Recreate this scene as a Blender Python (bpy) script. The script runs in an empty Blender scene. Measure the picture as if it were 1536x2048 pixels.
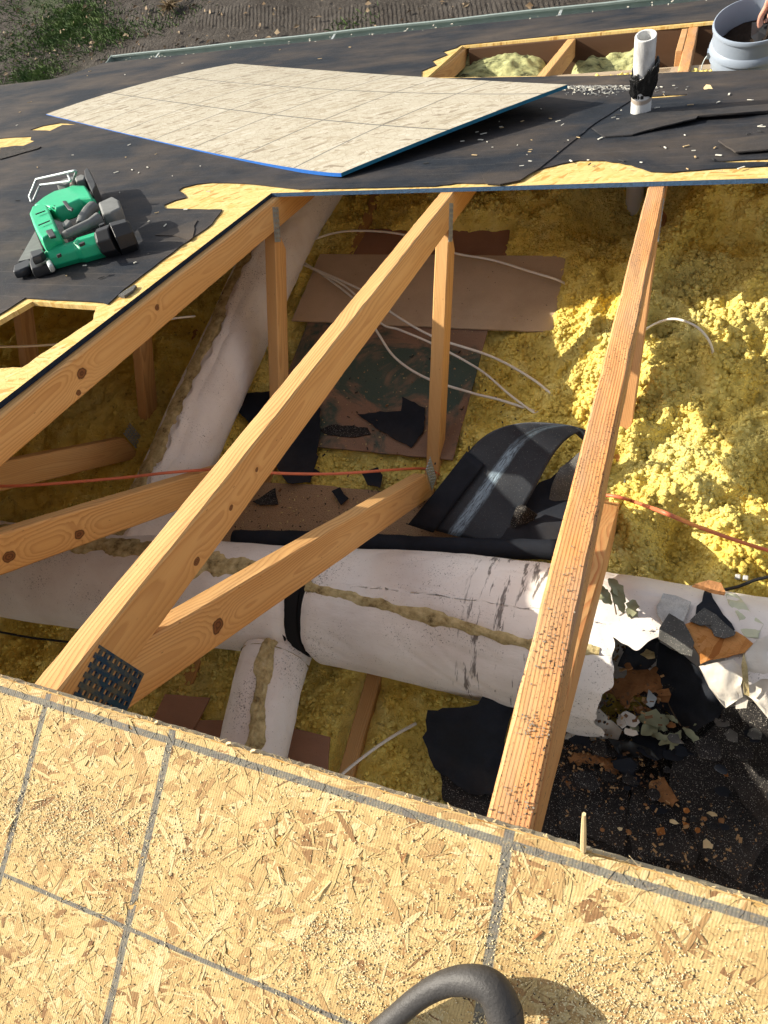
import bpy, math, random
import numpy as np
from mathutils import Vector, Matrix
from mathutils.geometry import tessellate_polygon
random.seed(7); RNG = np.random.default_rng(7)
R_ = math.radians
scene = bpy.context.scene
COL = scene.collection

# ------------------------------------------------------------------ camera
PITCH = R_(21.346)                       # roof pitch; ridge is the world X axis, the far slope falls towards +Y
SP, CP = math.sin(PITCH), math.cos(PITCH)
CAM = np.array([0.10252614, -0.02015678, 0.73836878]); F = 1375.3487
CM = np.array([[0.9285161, 0.27039825, -0.25444575], [0.13437313, -0.88356727, -0.44861201], [-0.34612384, 0.38235281, -0.8567407]])
cd = bpy.data.cameras.new('camera'); cam = bpy.data.objects.new('camera', cd); COL.objects.link(cam)
cd.sensor_fit = 'VERTICAL'; cd.sensor_height = 36; cd.sensor_width = 27; cd.lens = 36 * F / 2048
cd.clip_start = 0.02; cd.clip_end = 400
rt, up, bk = CM[0], -CM[1], -CM[2]
cam.matrix_world = Matrix(((rt[0], up[0], bk[0], CAM[0]), (rt[1], up[1], bk[1], CAM[1]), (rt[2], up[2], bk[2], CAM[2]), (0, 0, 0, 1)))
scene.camera = cam

# ------------------------------------------------------------------ sky and sun
SUN_DIR = Vector((1.0, 0.037, -0.631)).normalized()          # the way the light travels
w = bpy.data.worlds.new('World'); scene.world = w; w.use_nodes = True
nt = w.node_tree; bg = nt.nodes['Background']
sky = nt.nodes.new('ShaderNodeTexSky'); sky.sky_type = 'NISHITA'; sky.sun_disc = False
elev = math.asin(-SUN_DIR.z); azi = math.atan2(-SUN_DIR.x, -SUN_DIR.y)
sky.sun_elevation = elev; sky.sun_rotation = azi
hs = nt.nodes.new('ShaderNodeHueSaturation'); hs.inputs['Saturation'].default_value = 0.35; nt.links.new(sky.outputs[0], hs.inputs['Color']); nt.links.new(hs.outputs[0], bg.inputs[0]); bg.inputs[1].default_value = 0.135; sky.air_density = 0.8; sky.dust_density = 2.5; sky.ozone_density = 0.5
ld = bpy.data.lights.new('sun', 'SUN'); ld.energy = 5.0; ld.angle = R_(0.55); ld.color = (1.0, 0.92, 0.77)
sun = bpy.data.objects.new('sun', ld); COL.objects.link(sun)
sun.rotation_euler = SUN_DIR.to_track_quat('-Z', 'Y').to_euler(); sun.location = (-4, -1, 5)
scene.view_settings.view_transform = 'Standard'; scene.view_settings.look = 'None'
scene.view_settings.exposure = 0.76; scene.view_settings.gamma = 1.0

# ------------------------------------------------------------------ rays to world planes
def ray(px, py): return CM.T @ np.array([(px - 768) / F, (py - 1024) / F, 1.0])
def hit(px, py, n, d):
    r = ray(px, py); n = np.array(n, float); return CAM + r * (d - n @ CAM) / (n @ r)
def on_z(px, py, z): return hit(px, py, (0, 0, 1), z)
def on_x(px, py, x): return hit(px, py, (1, 0, 0), x)
def on_roof(px, py, n=0.0):              # coordinates on the far slope: x, distance from ridge
    X = hit(px, py, (0, SP, CP), n); return (X[0], X[1] * CP - X[2] * SP)
def on_near(px, py, n=0.0):
    X = hit(px, py, (0, -SP, CP), n); return (X[0], X[1] * CP + X[2] * SP)
def RF(x, u, n=0.0): return Vector((x, u * CP + n * SP, -u * SP + n * CP))
def NF(x, v, n=0.0): return Vector((x, v * CP - n * SP, v * SP + n * CP))

# ------------------------------------------------------------------ noise
def _hash(ix, iy, iz, s):
    h = (ix.astype(np.int64) * 374761393 + iy.astype(np.int64) * 668265263 + iz.astype(np.int64) * 2147483647 + s * 974634777) & 0xffffffff
    h = ((h ^ (h >> 13)) * 1274126177) & 0xffffffff
    h = ((h ^ (h >> 16)) * 2246822519) & 0xffffffff
    return ((h ^ (h >> 15)) & 0xffffff) / float(0xffffff)
def vnoise(x, y, z=None, s=0):
    x = np.asarray(x, float); y = np.asarray(y, float); z = np.zeros_like(x) if z is None else np.asarray(z, float)
    fx, fy, fz = np.floor(x), np.floor(y), np.floor(z); tx, ty, tz = x - fx, y - fy, z - fz
    tx, ty, tz = [t * t * (3 - 2 * t) for t in (tx, ty, tz)]
    o = 0
    for dx in (0, 1):
        for dy in (0, 1):
            for dz in (0, 1):
                o = o + _hash(fx + dx, fy + dy, fz + dz, s) * (tx if dx else 1 - tx) * (ty if dy else 1 - ty) * (tz if dz else 1 - tz)
    return o * 2 - 1
def fbm(x, y, z=None, o=4, s=0):
    t = 0; a = 1; k = 1.0; n = 0
    for i in range(o):
        t = t + a * vnoise(np.asarray(x) * k, np.asarray(y) * k, None if z is None else np.asarray(z) * k, s + i); n += a; a *= .5; k *= 2.03
    return t / n
def sstep(a, b, x): t = np.clip((x - a) / (b - a), 0, 1); return t * t * (3 - 2 * t)

# ------------------------------------------------------------------ object helpers
def tag(o, label=None, cat=None, group=None, kind=None):
    if label: o['label'] = label
    if cat: o['category'] = cat
    if group: o['group'] = group
    if kind: o['kind'] = kind
    return o
def mk(name, V, Fc, mats=None, parent=None, loc=None, rot=None, smooth=False, midx=None):
    me = bpy.data.meshes.new(name)
    if isinstance(V, np.ndarray) and isinstance(Fc, np.ndarray):
        nf, k = Fc.shape
        me.vertices.add(len(V)); me.vertices.foreach_set('co', V.astype(np.float32).ravel())
        me.loops.add(nf * k); me.loops.foreach_set('vertex_index', Fc.astype(np.int32).ravel())
        me.polygons.add(nf); me.polygons.foreach_set('loop_start', np.arange(0, nf * k, k, dtype=np.int32))
        me.polygons.foreach_set('loop_total', np.full(nf, k, dtype=np.int32)); me.update(calc_edges=True); me.validate()
    else:
        me.from_pydata([tuple(v) for v in V], [], [tuple(f) for f in Fc]); me.update()
    for m in (mats if isinstance(mats, (list, tuple)) else [mats]):
        if m: me.materials.append(m)
    if midx is not None: me.polygons.foreach_set('material_index', np.array(midx, dtype=np.int32))
    if smooth: me.polygons.foreach_set('use_smooth', np.ones(len(me.polygons), dtype=bool))
    o = bpy.data.objects.new(name, me); COL.objects.link(o)
    if parent is not None: o.parent = parent
    if loc is not None: o.location = loc
    if rot is not None: o.rotation_euler = rot
    return o
def thing(name, loc, rot, label, cat, group=None, kind=None):
    e = bpy.data.objects.new(name, None); COL.objects.link(e); e.empty_display_size = .1
    e.location = loc; e.rotation_euler = rot
    return tag(e, label, cat, group, kind)
def recentre(o):
    """put a world-built mesh object's origin at its base"""
    me = o.data; n = len(me.vertices); a = np.empty(n * 3, np.float32); me.vertices.foreach_get('co', a); a = a.reshape(-1, 3)
    c = np.array([(a[:, 0].min() + a[:, 0].max()) / 2, (a[:, 1].min() + a[:, 1].max()) / 2, a[:, 2].min()])
    me.vertices.foreach_set('co', (a - c).astype(np.float32).ravel()); me.update(); o.location = c; return o
def bevel(o, wd, seg=2):
    m = o.modifiers.new('bevel', 'BEVEL'); m.width = wd; m.segments = seg; m.limit_method = 'ANGLE'; m.angle_limit = R_(35); return o
def jag(pts, amp, step, closed=True, seed=1):
    r = random.Random(seed); out = []; n = len(pts)
    for i in range(n if closed else n - 1):
        a = Vector(pts[i][:2]); b = Vector(pts[(i + 1) % n][:2]); L = (b - a).length; k = max(1, int(L / step)); nr = Vector((-(b - a).y, (b - a).x)) / max(L, 1e-9)
        for j in range(k):
            t = j / k; q = a + (b - a) * t
            if j: q = q + nr * r.gauss(0, amp) + (b - a) / L * r.uniform(-.3, .3) * step
            out.append((q.x, q.y))
    if not closed: out.append(tuple(pts[-1][:2]))
    return out
def plate(name, loops, z0, z1, mats, parent=None, loc=None, rot=None, edge=0, top=0, fz=None, loop_edge=None):
    """flat slab with outer loop and holes; z0 bottom, z1 top"""
    pl = [[Vector((a[0], a[1], 0)) for a in lp] for lp in loops]
    tri = tessellate_polygon(pl); flat = [p for lp in pl for p in lp]; n = len(flat)
    f = fz or (lambda x, y: 0)
    V = [(p.x, p.y, z1 + f(p.x, p.y)) for p in flat] + [(p.x, p.y, z0 + f(p.x, p.y)) for p in flat]
    Fc = []; mi = []
    for t in tri:
        a, b, c = t; A, B, C_ = flat[a], flat[b], flat[c]
        if (B - A).cross(C_ - A).z < 0: a, b, c = c, b, a
        Fc.append((a, b, c)); mi.append(top); Fc.append((c + n, b + n, a + n)); mi.append(top)
    s = 0
    for li, lp in enumerate(pl):
        k = len(lp); area = sum(lp[i].x * lp[(i + 1) % k].y - lp[(i + 1) % k].x * lp[i].y for i in range(k))
        fl = (area > 0) != (li > 0)
        for i in range(k):
            a, b = s + i, s + (i + 1) % k
            e = edge if loop_edge is None else loop_edge(li, lp[i], lp[(i + 1) % k])
            Fc.append((a + n, b + n, b, a) if fl else (b + n, a + n, a, b)); mi.append(e)
        s += k
    return mk(name, V, Fc, mats, parent, loc, rot, midx=mi)
def tube_mesh(pts, rad, seg=10, cap=True, closed=False):
    pts = [Vector(p) for p in pts]; n = len(pts); rad = rad if hasattr(rad, '__len__') else [rad] * n
    V = []; Fc = []; prev = None
    for i, p in enumerate(pts):
        t = (pts[min(i + 1, n - 1)] - pts[max(i - 1, 0)]).normalized() if not closed else (pts[(i + 1) % n] - pts[i - 1]).normalized()
        if prev is None:
            a = t.orthogonal().normalized()
        else:
            a = (prev - t * prev.dot(t)).normalized()
        prev = a; b = t.cross(a)
        for k in range(seg):
            q = 2 * math.pi * k / seg; V.append(p + (a * math.cos(q) + b * math.sin(q)) * rad[i])
    m = n if closed else n - 1
    for i in range(m):
        for k in range(seg):
            j = (i + 1) % n; Fc.append((i * seg + k, i * seg + (k + 1) % seg, j * seg + (k + 1) % seg, j * seg + k))
    if cap and not closed:
        Fc.append(tuple(range(seg))[::-1]); Fc.append(tuple((n - 1) * seg + k for k in range(seg)))
    return V, Fc
def smooth_path(P, k=8):
    P = [Vector(p) for p in P]; Q = [P[0] * 2 - P[1]] + P + [P[-1] * 2 - P[-2]]; out = []
    for i in range(1, len(Q) - 2):
        for j in range(k):
            t = j / k; a, b, c, d = Q[i - 1], Q[i], Q[i + 1], Q[i + 2]
            out.append(.5 * ((2 * b) + (c - a) * t + (2 * a - 5 * b + 4 * c - d) * t * t + (3 * b - a - 3 * c + d) * t ** 3))
    out.append(P[-1]); return out
def join_geo(parts):
    V = []; Fc = []
    for v, f in parts:
        n = len(V); V += [tuple(a) for a in v]; Fc += [tuple(i + n for i in g) for g in f]
    return V, Fc
def box_geo(cx, cy, cz, sx, sy, sz, rot=None):
    V = [Vector((x * sx / 2, y * sy / 2, z * sz / 2)) for z in (-1, 1) for y in (-1, 1) for x in (-1, 1)]
    if rot is not None: V = [rot @ v for v in V]
    c = Vector((cx, cy, cz)); return [v + c for v in V], [(0, 2, 3, 1), (4, 5, 7, 6), (0, 1, 5, 4), (2, 6, 7, 3), (0, 4, 6, 2), (1, 3, 7, 5)]

# ------------------------------------------------------------------ material helpers
class N:
    def __init__(s, name, rough=.8, spec=.3):
        s.m = bpy.data.materials.new(name); s.m.use_nodes = True; s.t = s.m.node_tree
        s.b = s.t.nodes['Principled BSDF']; s.b.inputs['Roughness'].default_value = rough
        s.b.inputs['Specular IOR Level'].default_value = spec
    def n(s, kind, **k):
        a = s.t.nodes.new('ShaderNode' + kind)
        for q, v in k.items(): setattr(a, q, v)
        return a
    def l(s, a, b): s.t.links.new(a, b)
    def put(s, sock, v):
        if isinstance(v, bpy.types.NodeSocket): s.l(v, sock)
        else: sock.default_value = v
    def co(s, out='Object'): return s.n('TexCoord').outputs[out]
    def map(s, v, scale=(1, 1, 1), rot=(0, 0, 0), loc=(0, 0, 0)):
        a = s.n('Mapping'); s.l(v, a.inputs[0]); a.inputs['Scale'].default_value = scale; a.inputs['Rotation'].default_value = rot; a.inputs['Location'].default_value = loc
        return a.outputs[0]
    def noise(s, v, scale, det=3, rough=.5, dist=0, out=0):
        a = s.n('TexNoise'); s.l(v, a.inputs['Vector']); a.inputs['Scale'].default_value = scale; a.inputs['Detail'].default_value = det
        a.inputs['Roughness'].default_value = rough; a.inputs['Distortion'].default_value = dist; return a.outputs[out]
    def voro(s, v, scale, feat='F1', out='Distance', rnd=1):
        a = s.n('TexVoronoi', feature=feat); s.l(v, a.inputs['Vector']); a.inputs['Scale'].default_value = scale; a.inputs['Randomness'].default_value = rnd; return a.outputs[out]
    def M(s, op, a, b=0.0, c=0.0, clamp=False):
        q = s.n('Math', operation=op, use_clamp=clamp); s.put(q.inputs[0], a); s.put(q.inputs[1], b); s.put(q.inputs[2], c); return q.outputs[0]
    def mr(s, v, a, b, c=0.0, d=1.0, smooth=False):
        q = s.n('MapRange'); q.interpolation_type = 'SMOOTHSTEP' if smooth else 'LINEAR'
        s.put(q.inputs[0], v); s.put(q.inputs[1], a); s.put(q.inputs[2], b); s.put(q.inputs[3], c); s.put(q.inputs[4], d); return q.outputs[0]
    def mix(s, f, a, b, mode='MIX'):
        q = s.n('Mix', data_type='RGBA', blend_type=mode); s.put(q.inputs[0], f)
        for sk, v in ((q.inputs[6], a), (q.inputs[7], b)):
            if isinstance(v, bpy.types.NodeSocket): s.l(v, sk)
            else: sk.default_value = (*v[:3], 1)
        return q.outputs[2]
    def ramp(s, f, stops, interp='LINEAR'):
        q = s.n('ValToRGB'); q.color_ramp.interpolation = interp; e = q.color_ramp.elements
        while len(e) < len(stops): e.new(.5)
        for i, (p, c) in enumerate(stops): e[i].position = p; e[i].color = (*c[:3], 1)
        s.put(q.inputs[0], f); return q.outputs[0]
    def sep(s, v): q = s.n('SeparateXYZ'); s.l(v, q.inputs[0]); return q.outputs
    def comb(s, x, y, z):
        q = s.n('CombineXYZ'); s.put(q.inputs[0], x); s.put(q.inputs[1], y); s.put(q.inputs[2], z); return q.outputs[0]
    def bump(s, h, dist, strength=1.0):
        q = s.n('Bump'); q.inputs['Strength'].default_value = strength; q.inputs['Distance'].default_value = dist; s.l(h, q.inputs['Height']); s.l(q.outputs[0], s.b.inputs['Normal']); return q
    def color(s, v): s.put(s.b.inputs['Base Color'], v if isinstance(v, bpy.types.NodeSocket) else (*v[:3], 1)); return s.m
def simple(name, col, rough=.7, spec=.3, metal=0, var=.15, scale=20, bump=0, bscale=80):
    s = N(name, rough, spec); s.b.inputs['Metallic'].default_value = metal; c = s.co()
    f = s.noise(c, scale, 4, .6); s.color(s.mix(f, [x * (1 - var) for x in col], [min(1, x * (1 + var)) for x in col]))
    if bump: s.bump(s.noise(c, bscale, 4, .6), bump)
    return s.m

def wood(name, seed=0, knots=(), pale=(.62, .37, .15), dark=(.36, .16, .045), ring=.0042, weather=0.0, pith=(-.03, -.02), wander=.03, dirt=0.0):
    s = N(name, .72, .25); c = s.co(); x, y, z = s.sep(c)
    o = seed * 7.31
    cx = s.comb(s.M('MULTIPLY', x, 1.6), s.M('ADD', s.M('MULTIPLY', y, 5), o), s.M('ADD', s.M('MULTIPLY', z, 5), o))
    n1 = s.M('SUBTRACT', s.noise(cx, 1.0, 2, .5), .5)
    n2 = s.M('SUBTRACT', s.noise(s.map(cx, loc=(3.1, 7.7, 1.3)), 1.0, 2, .5), .5)
    dy = s.M('ADD', s.M('SUBTRACT', y, pith[0]), s.M('MULTIPLY', n1, wander))
    dz = s.M('ADD', s.M('SUBTRACT', z, pith[1]), s.M('MULTIPLY', n2, wander * 2.2))
    r = s.M('SQRT', s.M('ADD', s.M('MULTIPLY', dy, dy), s.M('MULTIPLY', dz, dz)))
    kmask = None
    for (kx, kz, kr) in [(a_, b_, c_k * .75) for a_, b_, c_k in knots]:
        ex = s.M('SUBTRACT', x, kx); ez = s.M('SUBTRACT', z, kz)
        ky = s.M('MULTIPLY', s.M('SUBTRACT', s.noise(c, 42, 3), .5), kr * 1.3)
        d = s.M('ADD', s.M('SQRT', s.M('ADD', s.M('MULTIPLY', s.M('MULTIPLY', ex, ex), .7), s.M('MULTIPLY', ez, ez))), ky)
        g = s.M('EXPONENT', s.M('MULTIPLY', s.M('MULTIPLY', d, d), -1 / (2.6 * kr) ** 2))
        r = s.M('ADD', r, s.M('MULTIPLY', g, kr * 1.5))
        k = s.mr(d, kr * .8, kr, 1, 0)
        kmask = k if kmask is None else s.M('MAXIMUM', kmask, k)
        rim = s.M('MULTIPLY', s.mr(d, kr * .72, kr * .92, 0, 1), k)
        rimm = rim if kmask is k else s.M('MAXIMUM', rimm, rim)
        kd = s.M('MULTIPLY', d, 1 / kr * 14) if kmask is k else s.M('MINIMUM', kd, s.M('MULTIPLY', d, 1 / kr * 14))
    ph = s.M('FRACT', s.M('ADD', s.M('DIVIDE', r, ring), s.M('MULTIPLY', s.noise(s.map(c, (4, 60, 60)), 1, 2), .5)))
    late = s.M('MULTIPLY', s.mr(ph, .25, .86, 0, 1, True), s.mr(ph, .9, .99, 1, 0))
    big = s.noise(s.map(c, (1.2, 12, 12), loc=(o, 0, 0)), 1, 3)
    pale2 = [pale[0] * .86, pale[1] * .76, pale[2] * .62]
    col = s.mix(s.mr(big, .35, .68), pale, pale2)
    col = s.mix(s.M('MULTIPLY', late, s.mr(s.noise(s.map(c, (2, 20, 20)), 1, 2), .25, .75, .12, .85)), col, dark)
    fine = s.noise(s.map(c, (14, 700, 700)), 1, 3, .7)
    col = s.mix(s.mr(fine, .35, .75, 0, .28), col, [dark[0] * 1.1, dark[1] * 1.1, dark[2]])
    # pitch streaks and small dark flecks
    fl = s.mr(s.voro(s.map(c, (26, 90, 90)), 1), .0, .11, 1, 0)
    col = s.mix(s.M('MULTIPLY', fl, s.mr(s.noise(c, 8, 1), .5, .6)), col, (.09, .04, .015))
    if kmask is not None:
        kc = s.mix(s.mr(s.M('SINE', kd), -1, 1, 0, 1), (.11, .045, .02), (.22, .095, .035))
        kc = s.mix(rimm, kc, (.03, .012, .006)); col = s.mix(kmask, col, kc)
    if weather > 0:
        wn = s.noise(s.map(c, (3, 14, 14), loc=(o, 2, 5)), 1, 5, .65)
        col = s.mix(s.mr(wn, .5 - weather * .3, .75, 0, .75), col, (.30, .22, .16))
    if dirt > 0:
        dn = s.noise(s.map(c, (1, 1, 1)), 240, 4, .7); dm = s.noise(s.map(c, (6, 30, 30)), 1, 3)
        col = s.mix(s.M('MULTIPLY', s.mr(dn, .56, .62), s.mr(dm, .62 - dirt * .25, .72 - dirt * .2)), col, (.035, .025, .018))
    s.color(col)
    h = s.M('ADD', s.M('MULTIPLY', late, -.5), s.M('MULTIPLY', fine, .6))
    if weather > 0: h = s.M('ADD', h, s.M('MULTIPLY', wn, 2.0))
    s.bump(h, .0009 if weather else .0005, .8)
    return s.m

def osb_mat(name, pale=(.62, .47, .22), grey=0.0, marks=None, scale=1.0, flake=False, ribs=0.0):
    """oriented strand board: several layers of long random strands"""
    s = N(name, .78, .22); c = s.co(); X = s.sep(c)
    def shade(k): L_ = (k[0] + k[1] + k[2]) / 3; return [k[0] * (1 - grey) + L_ * 1.06 * grey, k[1] * (1 - grey) + L_ * grey, k[2] * (1 - grey) + L_ * .84 * grey]
    cols = [shade(pale), shade((pale[0] * 1.12, pale[1] * 1.14, pale[2] * 1.3)), shade((pale[0] * .88, pale[1] * .74, pale[2] * .52)), shade((pale[0] * .60, pale[1] * .42, pale[2] * .28)), shade((pale[0] * 1.0, pale[1] * .93, pale[2] * .88))]
    if flake:
        a = s.n('Attribute'); a.attribute_name = 'tone'; tone = a.outputs['Fac']
        uv = s.co('UV'); grain = s.noise(s.map(uv, (3, 26, 1)), 1, 3, .6)
        col = s.ramp(tone, [(0, (.18, .09, .04)), (.05, (.34, .20, .085)), (.18, (.43, .29, .125)), (.42, (.50, .36, .155)), (.7, (.545, .41, .185)), (1, (.59, .48, .26))])
        col = s.mix(s.mr(grain, .42, .70, 0, .5), col, (.38, .24, .10)); hh = grain
    else:
        col = None; hh = None
        for i, (ang, sx, sy) in enumerate(((.3, 17, 75), (1.2, 22, 95), (-.7, 20, 85), (-.1, 14, 110), (2.0, 25, 80))):
            v = s.map(s.map(c, (scale, scale, .0), (0, 0, ang), (i * 3.7, i * 1.9, 0)), (sx, sy, 1))
            q = s.n('TexVoronoi', feature='F1'); s.l(v, q.inputs['Vector']); q.inputs['Scale'].default_value = 1
            rc = s.sep(q.outputs['Color']); g = s.noise(s.map(v, (1.2, 7, 1)), 1, 2, .6)
            ci = s.ramp(rc[0], [(0, cols[3]), (.12, cols[2]), (.4, cols[0]), (.75, cols[4]), (1, cols[1])]); ci = s.mix(s.mr(g, .4, .75, 0, .4), ci, cols[2])
            if col is None: col, hh = ci, rc[1]
            else:
                mk_ = s.mr(rc[2], .45, .5); col = s.mix(mk_, col, ci); hh = s.mix(mk_, hh, rc[1])
        q = s.n('TexVoronoi', feature='DISTANCE_TO_EDGE'); s.l(s.map(s.map(c, (scale, scale, 0), (0, 0, .5)), (26, 80, 1)), q.inputs['Vector']); q.inputs['Scale'].default_value = 1
        col = s.mix(s.mr(q.outputs[0], 0, .05, .4, 0), col, cols[3])
    dust = s.noise(c, 420, 3, .7); col = s.mix(s.mr(dust, .60, .70, 0, .55), col, (.16, .10, .05))
    if marks:
        tot = None
        wob = s.M('MULTIPLY', s.M('SUBTRACT', s.noise(c, 22, 4, .7), .5), .0022)
        for (kind, pos, slope, wd) in marks:
            a_, b_ = (X[0], X[1]) if kind == 'x' else (X[1], X[0])
            d = s.M('ABSOLUTE', s.M('ADD', s.M('SUBTRACT', s.M('SUBTRACT', a_, pos), s.M('MULTIPLY', b_, slope)), wob))
            mm = s.mr(d, wd * .42, wd * .55, 1, 0); tot = mm if tot is None else s.M('MAXIMUM', tot, mm)
        tear = s.mr(s.noise(s.map(c, (1, 1, 1)), 330, 4, .8), .30, .46, .3, 1)
        col = s.mix(s.M('MULTIPLY', s.M('MULTIPLY', tot, tear), .88), col, (.12, .125, .12) if not grey else (.09, .09, .085))
    s.color(col)
    h = hh
    if ribs:
        wv = s.n('TexWave', wave_type='BANDS', bands_direction='X'); s.l(s.map(c, rot=(0, 0, .12)), wv.inputs[0]); wv.inputs['Scale'].default_value = 105; wv.inputs['Distortion'].default_value = 1.2; wv.inputs['Detail'].default_value = 1
        h = s.M('ADD', s.M('MULTIPLY', hh, .6), s.M('MULTIPLY', wv.outputs['Fac'], ribs)); s.bump(h, .0006, .9)
    else: s.bump(h, .0008, .7)
    return s.m

def felt_mat(name, base=(.018, .021, .027), dusty=.5, lines=True, gran=0.0, rough=.62):
    s = N(name, rough + .12, .18); c = s.co(); x, y, z = s.sep(c)
    n1 = s.noise(s.map(c, (1.2, 1.7, 1)), 1.3, 6, .66, .2); n2 = s.noise(s.map(c, (3, 7, 3)), 1, 5, .7)
    f = s.M('MULTIPLY', s.mr(n1, .50 - dusty * .12, .72, 0, 1), s.mr(n2, .3, .7, .45, 1))
    col = s.mix(s.mr(s.noise(c, 14, 5, .7), .3, .7), base, [b * 1.7 for b in base])
    col = s.mix(s.M('MULTIPLY', f, .65 * dusty + .1), col, (.17, .125, .085))
    spk = s.mr(s.noise(c, 300, 3, .75), .62, .70, 0, .5); col = s.mix(s.M('MULTIPLY', spk, dusty), col, (.30, .26, .20))
    if lines:
        yy = s.M('ADD', y, s.M('MULTIPLY', s.M('SUBTRACT', s.noise(s.map(c, (.8, .8, 1)), 1, 2), .5), .02))
        d = s.M('ABSOLUTE', s.M('SUBTRACT', s.M('FRACT', s.M('MULTIPLY', yy, 13.0)), .5)); ln = s.mr(d, .0, .025, 1, 0)
        brk = s.mr(s.noise(s.map(c, (4, 30, 1)), 1, 3), .42, .6); col = s.mix(s.M('MULTIPLY', s.M('MULTIPLY', ln, brk), .28), col, (.22, .20, .18))
    if gran:
        g = s.voro(c, 900, out='Color'); g = s.sep(g)[0]; col = s.mix(s.mr(g, .78, .95, 0, gran * .8), col, (.10, .088, .078)); col = s.mix(s.mr(g, .965, .98, 0, gran), col, (.5, .46, .40))
    s.color(col)
    s.bump(s.M('ADD', s.noise(c, 380, 3, .7), s.M('MULTIPLY', s.noise(s.map(c, (1.4, 2.2, 1)), 3.0, 4, .6), 6 if lines else 3)), .0016 if gran else .0011, .8)
    return s.m

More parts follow.
